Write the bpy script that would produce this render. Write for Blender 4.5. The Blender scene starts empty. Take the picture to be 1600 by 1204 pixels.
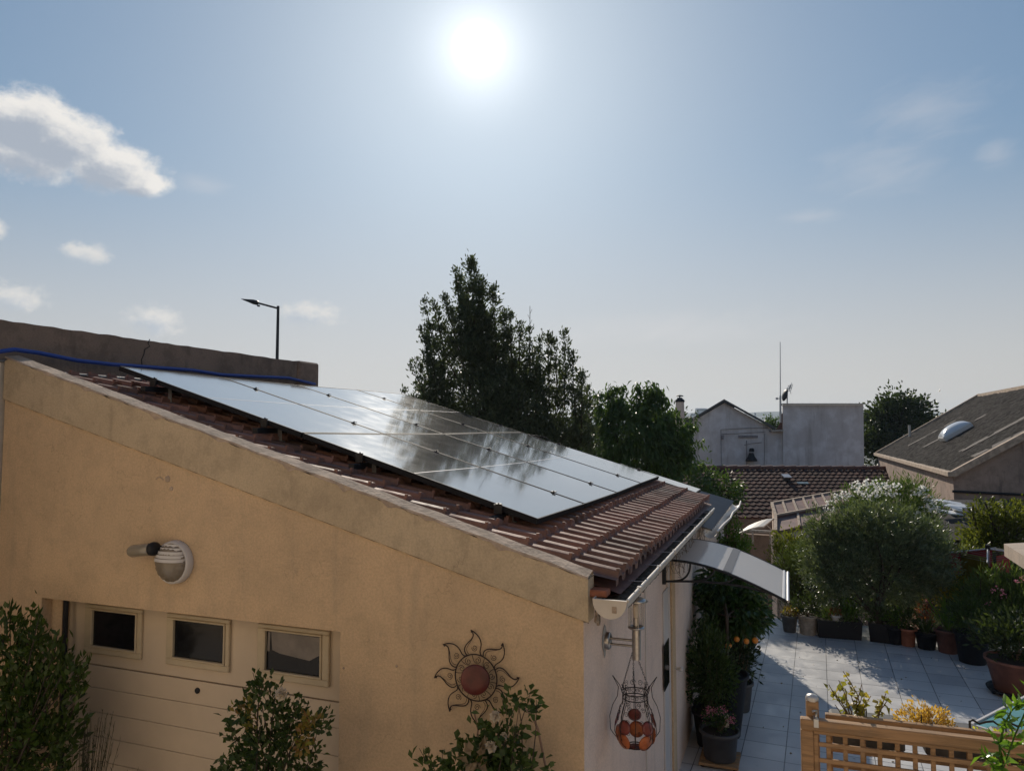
import bpy, math, random
import numpy as np
from mathutils import Vector, Matrix
R = math.radians
random.seed(7)
rng = np.random.default_rng(11)
sc = bpy.context.scene
col = sc.collection

# ------------------------------------------------------------------ camera
# world axes: X = across the near house (down its roof), Y = along its eaves, Z up; terrace at z = 0
FPX, PITCH, YAW, CH = 1137.0, R(3.56), R(20.66), 2.98
cam = bpy.data.cameras.new("camera"); camo = bpy.data.objects.new("camera", cam); col.objects.link(camo)
cam.sensor_width = 36; cam.lens = FPX / 1600 * 36; cam.clip_start = 0.05; cam.clip_end = 20000
camo.location = (0, 0, CH); camo.rotation_euler = (R(90) + PITCH, R(0.0), YAW)
sc.camera = camo

# ------------------------------------------------------------------ survey helpers: where a sight line of the photograph meets a known plane
def ray(x, y):
    u, v = (x - 800) / FPX, -(y - 602) / FPX
    c, s = math.cos(PITCH), math.sin(PITCH)
    f, z = c - v * s, s + v * c
    return Vector((u * math.cos(YAW) - f * math.sin(YAW), u * math.sin(YAW) + f * math.cos(YAW), z))
FW = Vector((-math.sin(YAW), math.cos(YAW), 0))
def at(x, y, d):
    w = ray(x, y); return w * (d / w.dot(FW)) + Vector((0, 0, CH))
def onX(x, y, X): w = ray(x, y); return w * (X / w.x) + Vector((0, 0, CH))
def onY(x, y, Y): w = ray(x, y); return w * (Y / w.y) + Vector((0, 0, CH))
def onZ(x, y, Z=0.0): w = ray(x, y); return w * ((Z - CH) / w.z) + Vector((0, 0, CH))

# ------------------------------------------------------------------ sun and sky
SUN_EL, SUN_AZ = R(28.35), R(-23.4)          # azimuth from +Y, clockwise seen from above
sdir = Vector((math.sin(SUN_AZ) * math.cos(SUN_EL), math.cos(SUN_AZ) * math.cos(SUN_EL), math.sin(SUN_EL)))
sl = bpy.data.lights.new("sun", 'SUN'); sl.energy = 4.2; sl.angle = R(0.55); sl.color = (1, .90, .76)
so = bpy.data.objects.new("sun", sl); col.objects.link(so)
so.rotation_euler = (-sdir).to_track_quat('-Z', 'Y').to_euler()
so.location = sdir * 50
sc.view_settings.view_transform = 'Standard'; sc.view_settings.look = 'None'
sc.view_settings.gamma = 1; sc.view_settings.use_curve_mapping = False
sc.view_settings.exposure = 0.0

def s2l(c):
    return tuple(((v / 255) / 12.92 if v / 255 <= .04045 else ((v / 255 + .055) / 1.055) ** 2.4) for v in c)

class NT:
    def __init__(s, nt): s.nt = nt; s.nt.nodes.clear()
    def n(s, t, **k):
        o = s.nt.nodes.new(t)
        for a, b in k.items(): setattr(o, a, b)
        return o
    def l(s, a, b): s.nt.links.new(a, b)
    def put(s, sock, v):
        if hasattr(v, 'is_output') or hasattr(v, 'links'): s.l(v, sock)
        else: sock.default_value = v
    def m(s, op, a, b=None, c=None, clamp=False):
        o = s.n('ShaderNodeMath', operation=op, use_clamp=clamp); s.put(o.inputs[0], a)
        if b is not None: s.put(o.inputs[1], b)
        if c is not None: s.put(o.inputs[2], c)
        return o.outputs[0]
    def mr(s, v, a, b, c=0., d=1., smooth=True):
        o = s.n('ShaderNodeMapRange', interpolation_type='SMOOTHSTEP' if smooth else 'LINEAR')
        s.put(o.inputs[0], v)
        for i, q in zip((1, 2, 3, 4), (a, b, c, d)): s.put(o.inputs[i], q)
        return o.outputs[0]
    def mix(s, f, a, b, mode='MIX'):
        o = s.n('ShaderNodeMix', data_type='RGBA', blend_type=mode)
        def cc(v): return v if hasattr(v, 'links') else (tuple(v) + (1,))[:4]
        s.put(o.inputs[0], f); s.put(o.inputs[6], cc(a)); s.put(o.inputs[7], cc(b)); return o.outputs[2]
    def noise(s, vec, scale, detail=4, rough=.55, dist=0.):
        o = s.n('ShaderNodeTexNoise'); s.l(vec, o.inputs['Vector'])
        o.inputs['Scale'].default_value = scale; o.inputs['Detail'].default_value = detail
        o.inputs['Roughness'].default_value = rough; o.inputs['Distortion'].default_value = dist
        return o.outputs[0]

world = bpy.data.worlds.new("World"); sc.world = world; world.use_nodes = True
w = NT(world.node_tree)
out = w.n('ShaderNodeOutputWorld'); bg = w.n('ShaderNodeBackground'); w.l(bg.outputs[0], out.inputs[0])
sky = w.n('ShaderNodeTexSky', sky_type='NISHITA'); sky.sun_disc = False
sky.sun_elevation = SUN_EL; sky.sun_rotation = SUN_AZ; sky.altitude = 60
sky.air_density = 1.2; sky.dust_density = 1.0; sky.ozone_density = 3.0
tc = w.n('ShaderNodeTexCoord'); sep = w.n('ShaderNodeSeparateXYZ'); w.l(tc.outputs['Generated'], sep.inputs[0])
az = w.m('MULTIPLY', w.m('ARCTAN2', sep.outputs[0], sep.outputs[1]), 57.2958)
el = w.m('MULTIPLY', w.m('ARCSINE', sep.outputs[2]), 57.2958)
cv = w.n('ShaderNodeCombineXYZ'); w.l(az, cv.inputs[0]); w.l(w.m('MULTIPLY', el, 1.35), cv.inputs[1])
nz = w.noise(cv.outputs[0], .33, 7, .62, .3)
nz2 = w.noise(cv.outputs[0], .9, 5, .6)
def azel(px, py):
    v = ray(px, py).normalized(); return math.degrees(math.atan2(v.x, v.y)), math.degrees(math.asin(v.z))
def shifted(da, de):
    return (w.m('ADD', az, da), w.m('ADD', el, de)) if (da or de) else (az, el)
def blob(px, py, rx, ry, A_=None):
    A_, E_ = A_ or (az, el)
    a0, e0 = azel(px, py); a1, _ = azel(px + rx, py); _, e1 = azel(px, py - ry)
    da = w.m('DIVIDE', w.m('SUBTRACT', A_, a0), abs(a1 - a0)); de = w.m('DIVIDE', w.m('SUBTRACT', E_, e0), abs(e1 - e0))
    return w.m('SUBTRACT', 1., w.m('SQRT', w.m('ADD', w.m('MULTIPLY', da, da), w.m('MULTIPLY', de, de))))
def union(bl, A_=None):
    m_ = blob(*bl[0], A_)
    for b in bl[1:]: m_ = w.m('MAXIMUM', m_, blob(*b, A_))
    return m_
def cloud(bl, sh, k1, k2, s1, s2):
    # density of a cumulus: ellipses broken up by two scales of noise, sampled at a shift towards the sun
    A_ = shifted(*sh); c_ = w.n('ShaderNodeCombineXYZ'); w.l(A_[0], c_.inputs[0]); w.l(w.m('MULTIPLY', A_[1], 1.35), c_.inputs[1])
    d_ = w.m('ADD', union(bl, A_), w.m('MULTIPLY', w.m('SUBTRACT', w.noise(c_.outputs[0], s1, 8, .64, .35), .5), k1))
    return w.m('ADD', d_, w.m('MULTIPLY', w.m('SUBTRACT', w.noise(c_.outputs[0], s2, 6, .62), .5), k2))
# soft shoulder on the very bright hazy side of the sky, as a camera would record it
sc3 = w.n('ShaderNodeSeparateColor'); w.l(sky.outputs[0], sc3.inputs[0]); cb3 = w.n('ShaderNodeCombineColor')
for i_, (kk, lim) in enumerate(((.90, 7.3), (1.12, 8.9), (1.30, 10.8))):
    v_ = w.m('MULTIPLY', sc3.outputs[i_], kk); w.l(w.m('DIVIDE', w.m('MULTIPLY', v_, lim), w.m('ADD', v_, lim)), cb3.inputs[i_])
base = cb3.outputs[0]
# pale layer low over the horizon and aureole round the sun: hazy summer air
sv = w.n('ShaderNodeVectorMath', operation='DOT_PRODUCT'); w.l(tc.outputs['Generated'], sv.inputs[0]); sv.inputs[1].default_value = sdir
dt = w.m('MAXIMUM', sv.outputs['Value'], 0.)
ang = w.m('MULTIPLY', w.m('ARCCOSINE', w.m('MINIMUM', dt, 1.)), 57.2958)
low = w.mr(el, -2, 21, 1, 0)
SK = 10.0                                # sky texture units per display unit (background strength 0.1)
base = w.mix(w.m('MULTIPLY', low, .75), base, tuple(SK * v for v in (.70, .625, .565)))
g1 = w.m('MULTIPLY', w.m('POWER', dt, 14.), .03 * SK)
g2 = w.m('MULTIPLY', w.m('POWER', dt, 60.), .15 * SK)
g3 = w.m('MULTIPLY', w.m('POWER', w.mr(ang, .6, 7.5, 1, 0, False), 2.6), .55 * SK)
g4 = w.m('MULTIPLY', w.m('POWER', w.mr(ang, .3, 2.35, 1, 0), 2.4), 4 * SK)
glow = w.m('ADD', w.m('ADD', g1, g2), w.m('ADD', g3, g4))
gc = w.n('ShaderNodeCombineXYZ'); w.l(glow, gc.inputs[0]); w.l(w.m('MULTIPLY', glow, .97), gc.inputs[1]); w.l(w.m('MULTIPLY', glow, .92), gc.inputs[2])
base = w.mix(1., base, gc.outputs[0], 'ADD')
BIG = [(45, 188, 110, 58), (100, 220, 105, 58), (160, 258, 100, 48), (222, 286, 55, 24), (-60, 200, 130, 60), (50, 240, 130, 46)]
dn = cloud(BIG, (0, 0), 1.0, .5, .36, 1.1); dl = cloud(BIG, (.6, 1.0), 1.0, .6, .36, 1.1)
cc = w.mix(w.mr(dl, .0, .80), tuple(SK * v for v in s2l((242, 238, 232))), tuple(SK * v for v in s2l((170, 178, 190))))
base = w.mix(w.mr(dn, -.08, .46, 0, .96), base, cc)
SML = [(486, 490, 62, 24), (28, 464, 60, 28), (243, 500, 56, 30), (136, 396, 48, 22), (-10, 355, 30, 20)]
dn2 = cloud(SML, (0, 0), 1.5, .6, .7, 1.9); dl2 = cloud(SML, (.8, .8), 1.5, .6, .7, 1.9)
cc2 = w.mix(w.mr(dl2, -.1, .8), tuple(SK * v for v in s2l((232, 228, 222))), tuple(SK * v for v in s2l((186, 194, 204))))
base = w.mix(w.mr(dn2, .0, .8, 0, .75), base, cc2)
th = union([(1375, 262, 150, 70), (1445, 175, 150, 70), (1270, 338, 80, 14), (318, 288, 60, 22), (1040, 515, 300, 40), (1555, 240, 50, 30)])
st = w.n('ShaderNodeCombineXYZ'); w.l(w.m('SUBTRACT', az, w.m('MULTIPLY', el, 1.2)), st.inputs[0]); w.l(w.m('MULTIPLY', el, 2.6), st.inputs[1])
dn3 = w.m('ADD', th, w.m('MULTIPLY', w.m('SUBTRACT', w.noise(st.outputs[0], .35, 5, .6, .6), .5), 1.3))
base = w.mix(w.mr(dn3, .0, 1.3, 0, .22), base, tuple(SK * v for v in s2l((232, 226, 222))))
w.l(base, bg.inputs[0]); bg.inputs[1].default_value = 0.1

# ------------------------------------------------------------------ materials
MATS = {}
def mat(name, color=(.5, .5, .5), rough=.6, metal=0., spec=.5, var=0., vscale=6., bump=0., bscale=60., col2=None, fn=None, coat=0.):
    if name in MATS: return MATS[name]
    m = bpy.data.materials.new(name); m.use_nodes = True; t = NT(m.node_tree)
    o = t.n('ShaderNodeOutputMaterial'); b = t.n('ShaderNodeBsdfPrincipled'); t.l(b.outputs[0], o.inputs[0])
    b.inputs['Base Color'].default_value = (*color, 1); b.inputs['Roughness'].default_value = rough
    b.inputs['Metallic'].default_value = metal; b.inputs['Specular IOR Level'].default_value = spec
    b.inputs['Coat Weight'].default_value = coat
    c = t.n('ShaderNodeTexCoord'); P = c.outputs['Object']
    if var or col2:
        n = t.noise(P, vscale, 6, .6)
        c2 = col2 if col2 else tuple(v * (1 - var) for v in color)
        t.l(t.mix(t.mr(n, .35, .65), color, c2), b.inputs['Base Color'])
    if bump:
        n = t.noise(P, bscale, 4, .6); bp = t.n('ShaderNodeBump'); bp.inputs['Strength'].default_value = bump
        bp.inputs['Distance'].default_value = .01; t.l(n, bp.inputs['Height']); t.l(bp.outputs[0], b.inputs['Normal'])
    if fn: fn(t, b, P)
    MATS[name] = m; return m

def stucco_fn(c1, c2, c3, dirt=.5):
    def fn(t, b, P):
        big = t.mr(t.noise(P, 1.1, 7, .62, .4), .35, .68)
        mp = t.n('ShaderNodeMapping'); t.l(P, mp.inputs[0]); mp.inputs['Scale'].default_value = (5, 5, .7)
        streak = t.mr(t.noise(mp.outputs[0], 1.2, 6, .65), .52, .74)
        fine = t.mr(t.noise(P, 75, 3, .75), .40, .62); mott = t.mr(t.noise(P, 5.5, 8, .72), .45, .62); vo = t.n('ShaderNodeTexVoronoi', feature='DISTANCE_TO_EDGE'); wv = t.n('ShaderNodeVectorMath', operation='ADD'); nv = t.n('ShaderNodeTexNoise'); nv.inputs['Scale'].default_value = 4; nv.inputs['Detail'].default_value = 5; t.l(P, nv.inputs['Vector']); t.l(P, wv.inputs[0]); t.l(nv.outputs['Color'], wv.inputs[1]); t.l(wv.outputs[0], vo.inputs['Vector']); vo.inputs['Scale'].default_value = .55; crk = t.mr(vo.outputs['Distance'], .0, .0035, 1, 0)
        spots = t.mr(t.noise(P, 14, 5, .7), .60, .72)
        x = t.mix(big, c1, c2); x = t.mix(t.m('MULTIPLY', streak, dirt), x, c3)
        x = t.mix(t.m('MULTIPLY', spots, .35), x, c3)
        x = t.mix(t.m('MULTIPLY', mott, .45 * dirt), x, tuple(v * .72 for v in c3)); x = t.mix(t.m('MULTIPLY', t.m('MULTIPLY', crk, big), .9 * dirt), x, tuple(v * .5 for v in c3)); x = t.mix(t.m('MULTIPLY', fine, .28), x, tuple(v * .5 for v in c1))
        t.l(x, b.inputs['Base Color'])
        bp = t.n('ShaderNodeBump'); bp.inputs['Strength'].default_value = .6; bp.inputs['Distance'].default_value = .006
        h = t.m('ADD', t.noise(P, 130, 4, .7), t.m('MULTIPLY', t.noise(P, 25, 4, .6), .8))
        t.l(h, bp.inputs['Height']); t.l(bp.outputs[0], b.inputs['Normal'])
    return fn
stucco = mat('ochre_stucco', rough=.92, spec=.2, fn=stucco_fn((.68, .49, .31), (.59, .43, .275), (.42, .33, .235), .45))
stucco_band = mat('weathered_stucco', rough=.92, spec=.2, fn=stucco_fn((.60, .475, .325), (.50, .395, .27), (.31, .25, .18), .6))
pinkwall = mat('pinkish_render', rough=.9, spec=.2, fn=stucco_fn((.86, .68, .56), (.80, .62, .51), (.60, .48, .40), .35))
parapetm = mat('dark_parapet_render', rough=.95, spec=.1, fn=stucco_fn((.30, .22, .17), (.24, .18, .14), (.12, .095, .075), .8))
greyrender = mat('grey_render', rough=.95, spec=.1, fn=None, color=(.40, .40, .42))
def grey_fn(t, b, P):
    n1 = t.mr(t.noise(P, .35, 6, .6), .35, .65); mp = t.n('ShaderNodeMapping'); t.l(P, mp.inputs[0]); mp.inputs['Scale'].default_value = (2.2, 2.2, .25)
    n2 = t.mr(t.noise(mp.outputs[0], 1., 7, .7), .48, .72)
    sp = t.n('ShaderNodeSeparateXYZ'); t.l(P, sp.inputs[0])
    x = t.mix(n1, (.72, .70, .70), (.66, .64, .64)); x = t.mix(t.m('MULTIPLY', n2, .6), x, (.32, .29, .27)); tp_ = t.m('MULTIPLY', t.mr(sp.outputs[2], 2.4, 4.6), t.mr(t.noise(P, 1.6, 5, .6), .3, .6)); x = t.mix(t.m('MULTIPLY', tp_, .4), x, (.33, .28, .25))
    t.l(x, b.inputs['Base Color'])
greyrender = mat('aged_grey_render', rough=.95, spec=.1, fn=grey_fn)
mortar = mat('pale_mortar', (.52, .40, .30), .95, var=.35, vscale=9, bump=.8, bscale=40)
def tile_fn(t, b, P):
    at_ = t.n('ShaderNodeAttribute', attribute_name='var')
    n = t.mr(t.noise(P, 7, 6, .65), .35, .7)
    x = t.mix(at_.outputs['Fac'], (.31, .165, .13), (.21, .125, .10)); x = t.mix(t.m('MULTIPLY', n, .5), x, (.12, .08, .068))
    v2 = t.mr(t.m('FRACT', t.m('MULTIPLY', at_.outputs['Fac'], 7.31)), .75, .95); x = t.mix(t.m('MULTIPLY', v2, .55), x, (.075, .058, .052)); lich = t.mr(t.noise(P, 38, 4, .7), .60, .68); x = t.mix(t.m('MULTIPLY', lich, .3), x, (.30, .27, .22))
    t.l(x, b.inputs['Base Color']); t.l(t.mr(n, 0, 1, .66, .85), b.inputs['Roughness'])
    bp = t.n('ShaderNodeBump'); bp.inputs['Strength'].default_value = .35; bp.inputs['Distance'].default_value = .004
    t.l(t.noise(P, 80, 4, .6), bp.inputs['Height']); t.l(bp.outputs[0], b.inputs['Normal'])
rooftile = mat('clay_roof_tile', rough=.7, spec=.25, fn=tile_fn)
zinc = mat('aged_zinc', (.42, .40, .37), .5, .6, var=.4, vscale=20)
pvc = mat('cream_gutter_pvc', (.62, .55, .47), .35, var=.12, vscale=8)
black = mat('black_metal', (.018, .018, .02), .45, .3)
blackpl = mat('black_plastic', (.014, .014, .016), .5, spec=.3)
ironm = mat('dark_iron_wire', (.035, .022, .018), .55, .4, var=.3, vscale=40)
alu = mat('dull_aluminium', (.42, .42, .43), .42, .8)
steel = mat('brushed_steel', (.48, .45, .42), .28, 1., var=.2, vscale=60)
white = mat('white_plastic', (.58, .55, .53), .45)
cream = mat('cream_door_paint', (.58, .47, .35), .55, spec=.3, var=.08, vscale=3)
frameye = mat('yellowed_frame', (.50, .41, .28), .5, var=.1, vscale=10)
def glassdark_fn(t, b, P): pass
winglass = mat('dark_window_glass', (.008, .008, .010), .12, spec=.25)
def pv_fn(t, b, P):
    # cells: local X along the slope (1.706 m), local Y across (1.06 m)
    sp = t.n('ShaderNodeSeparateXYZ'); t.l(P, sp.inputs[0])
    def lines(s, pitch, wd):
        f = t.m('FRACT', t.m('DIVIDE', s, pitch)); return t.m('LESS_THAN', t.m('ABSOLUTE', t.m('SUBTRACT', f, .5)), wd / pitch / 2)
    l = t.m('MAXIMUM', lines(sp.outputs[0], .0885, .0016), lines(sp.outputs[1], .168, .0020))
    l2 = lines(sp.outputs[1], .0187, .0007)
    x = t.mix(t.m('MULTIPLY', l, .5), (.055, .058, .066), (.20, .21, .22)); x = t.mix(t.m('MULTIPLY', l2, .2), x, (.3, .3, .32)); du = t.mr(t.noise(P, 1.7, 7, .7), .35, .7); x = t.mix(t.m('ADD', t.m('MULTIPLY', du, .30), .35), x, (.30, .27, .24))
    t.l(x, b.inputs['Base Color'])
    n = t.noise(P, 4, 5, .6); t.l(t.mr(n, .3, .7, .10, .125), b.inputs['Roughness']); b.inputs['IOR'].default_value = 1.55; b.inputs['Coat IOR'].default_value = 2.3; b.inputs['Coat Weight'].default_value = 1; t.l(t.mr(n, .3, .7, .055, .085), b.inputs['Coat Roughness'])
    bp = t.n('ShaderNodeBump'); bp.inputs['Strength'].default_value = .03; bp.inputs['Distance'].default_value = .003
    t.l(t.noise(P, 2.0, 1, .5), bp.inputs['Height']); t.l(bp.outputs[0], b.inputs['Normal'])
pv = mat('solar_glass', (.01, .012, .02), .1, spec=.15, fn=pv_fn)
pvline = mat('silver_busbar', (.55, .56, .58), .6, .0)
pvframe = mat('black_anodised_frame', (.02, .02, .022), .65, 0., spec=.12)
def paving_fn(t, b, P):
    mp = t.n('ShaderNodeMapping'); t.l(P, mp.inputs[0]); mp.inputs['Rotation'].default_value = (0, 0, R(2.1)); mp.inputs['Location'].default_value = (-.03, .055, 0)
    br = t.n('ShaderNodeTexBrick'); t.l(mp.outputs[0], br.inputs['Vector']); br.offset = 0.; br.squash = 1
    br.inputs['Scale'].default_value = 1; br.inputs['Mortar Size'].default_value = .0045; br.inputs['Mortar Smooth'].default_value = .1
    br.inputs['Brick Width'].default_value = .378; br.inputs['Row Height'].default_value = .362
    br.inputs['Color1'].default_value = (.48, .48, .485, 1); br.inputs['Color2'].default_value = (.64, .63, .615, 1); br.inputs['Mortar'].default_value = (.045, .045, .05, 1)
    n = t.mr(t.noise(P, 3.2, 8, .68, .6), .38, .66); n2 = t.mr(t.noise(P, .7, 5, .6), .4, .65)
    x = t.mix(t.m('MULTIPLY', n, .35), br.outputs[0], (.66, .645, .62)); x = t.mix(t.m('MULTIPLY', n2, .35), x, (.28, .275, .28)); st_m = t.mr(t.noise(P, 9, 6, .7), .60, .74); x = t.mix(t.m('MULTIPLY', st_m, .35), x, (.20, .19, .18))
    t.l(x, b.inputs['Base Color']); t.l(t.mr(n, 0, 1, .36, .52), b.inputs['Roughness'])
    bp = t.n('ShaderNodeBump'); bp.inputs['Strength'].default_value = .5; bp.inputs['Distance'].default_value = .004
    t.l(t.m('ADD', t.m('MULTIPLY', br.outputs['Fac'], -1.), t.m('MULTIPLY', t.noise(P, 30, 4, .6), .25)), bp.inputs['Height']); t.l(bp.outputs[0], b.inputs['Normal'])
paving = mat('grey_paving_tiles', rough=.5, spec=.4, fn=paving_fn)
earth = mat('dry_earth', (.12, .10, .075), .95, var=.4, vscale=.8, bump=.5, bscale=5)
soil = mat('dark_soil', (.035, .025, .018), .95, var=.4, vscale=30, bump=1, bscale=60)
terracotta = mat('terracotta', (.36, .13, .07), .75, var=.3, vscale=12, bump=.3)
browncl = mat('brown_clay', (.17, .075, .055), .7, var=.3, vscale=12)
greypot = mat('grey_pot_plastic', (.10, .095, .09), .6, var=.3, vscale=15)
beigepot = mat('beige_pot_ceramic', (.42, .34, .26), .7, var=.3, vscale=20)
whitepot = mat('white_pot', (.55, .52, .48), .6)
def wood_fn(t, b, P):
    mp = t.n('ShaderNodeMapping'); t.l(P, mp.inputs[0]); mp.inputs['Scale'].default_value = (3, 40, 40)
    n = t.mr(t.noise(mp.outputs[0], 1.2, 6, .6, .8), .35, .65)
    kn = t.n('ShaderNodeTexVoronoi'); t.l(P, kn.inputs['Vector']); kn.inputs['Scale'].default_value = 3.4
    k = t.mr(kn.outputs['Distance'], .02, .07, 1, 0)
    x = t.mix(n, (.40, .235, .115), (.25, .15, .075)); gy = t.mr(t.noise(P, 6, 5, .7), .5, .72); x = t.mix(t.m('MULTIPLY', gy, .5), x, (.23, .18, .13)); x = t.mix(t.m('MULTIPLY', k, .8), x, (.09, .04, .02)); t.l(x, b.inputs['Base Color'])
    bp = t.n('ShaderNodeBump'); bp.inputs['Strength'].default_value = .25; bp.inputs['Distance'].default_value = .003; t.l(n, bp.inputs['Height']); t.l(bp.outputs[0], b.inputs['Normal'])
wood = mat('honey_pine', rough=.55, spec=.35, fn=wood_fn)
bark = mat('bark', (.075, .055, .04), .9, var=.5, vscale=14, bump=.8, bscale=30)
twig = mat('pale_twig', (.20, .14, .085), .8, var=.3, vscale=20)

def leafmat(name, c1, c2, transl=.35, tc_=None, rough=.42, spec=.35):
    if name in MATS: return MATS[name]
    m = bpy.data.materials.new(name); m.use_nodes = True; t = NT(m.node_tree)
    o = t.n('ShaderNodeOutputMaterial'); b = t.n('ShaderNodeBsdfPrincipled'); tr = t.n('ShaderNodeBsdfTranslucent'); mx = t.n('ShaderNodeMixShader')
    a = t.n('ShaderNodeAttribute', attribute_name='var'); x = t.mix(a.outputs['Fac'], c1, c2)
    t.l(x, b.inputs['Base Color']); b.inputs['Roughness'].default_value = rough; b.inputs['Specular IOR Level'].default_value = spec
    t.l(t.mix(1., x, tc_ or (1.9, 1.9, .8), 'MULTIPLY'), tr.inputs[0]); mx.inputs[0].default_value = transl
    t.l(b.outputs[0], mx.inputs[1]); t.l(tr.outputs[0], mx.inputs[2]); t.l(mx.outputs[0], o.inputs[0])
    MATS[name] = m; return m
L_oak = leafmat('holm_oak_leaf', (.045, .062, .040), (.075, .095, .055), .28)
L_cherry = leafmat('cherry_leaf', (.04, .075, .022), (.07, .115, .035), .35)
L_olive = leafmat('olive_leaf', (.060, .088, .045), (.15, .185, .11), .25, rough=.3, spec=.6)
L_dark = leafmat('dark_leaf', (.022, .036, .015), (.045, .065, .022), .3)
L_citrus = leafmat('citrus_leaf', (.028, .055, .014), (.055, .10, .025), .33, rough=.3, spec=.5)
L_fresh = leafmat('fresh_leaf', (.06, .13, .02), (.13, .21, .035), .45)
L_oleander = leafmat('oleander_leaf', (.05, .09, .025), (.10, .14, .045), .35)
L_rose = leafmat('rose_leaf', (.030, .055, .018), (.060, .095, .028), .35)
L_young = leafmat('young_yellow_leaf', (.16, .17, .03), (.24, .13, .05), .4)
L_gold = leafmat('golden_succulent_leaf', (.42, .27, .06), (.55, .36, .13), .35)
L_lime = leafmat('lime_leaf', (.40, .42, .03), (.52, .50, .06), .4)
L_gera = leafmat('geranium_leaf', (.17, .19, .035), (.34, .26, .06), .4)
L_dry = leafmat('dry_stalk_leaf', (.035, .04, .022), (.07, .065, .04), .2)
L_red = leafmat('rust_red_leaf', (.16, .045, .03), (.24, .09, .04), .35)
petalw = leafmat('cream_petal', (.66, .58, .46), (.75, .68, .58), .35, (1, 1, 1))
petalp = leafmat('pink_petal', (.62, .16, .24), (.72, .34, .40), .35, (1, 1, 1))
orange = mat('orange_peel', (.75, .26, .03), .45, var=.2, vscale=40, bump=.3, bscale=200)

# ------------------------------------------------------------------ mesh building
def tag(o, label=None, cat=None, group=None, kind=None):
    if label: o['label'] = label
    if cat: o['category'] = cat
    if group: o['group'] = group
    if kind: o['kind'] = kind
    return o
def empty(name, loc, rz=0., label=None, cat=None, group=None):
    o = bpy.data.objects.new(name, None); col.objects.link(o); o.location = loc; o.rotation_euler = (0, 0, rz); o.empty_display_size = .1
    tag(o, label, cat, group); return o
def link(name, me, parent=None, world_loc=False):
    o = bpy.data.objects.new(name, me); col.objects.link(o)
    if parent is not None:
        o.parent = parent
        if world_loc:
            # geometry is given in world coordinates: express it in the parent's space
            chain = Matrix.Identity(4); p = parent
            while p is not None:
                chain = p.matrix_basis @ chain; p = p.parent
            me.transform(chain.inverted())
    return o
def frame_of(d, up=Vector((0, 0, 1))):
    d = Vector(d).normalized()
    if abs(d.dot(up)) > .98: up = Vector((1, 0, 0))
    a = d.cross(up).normalized(); b = a.cross(d).normalized(); return a, b, d
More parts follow.
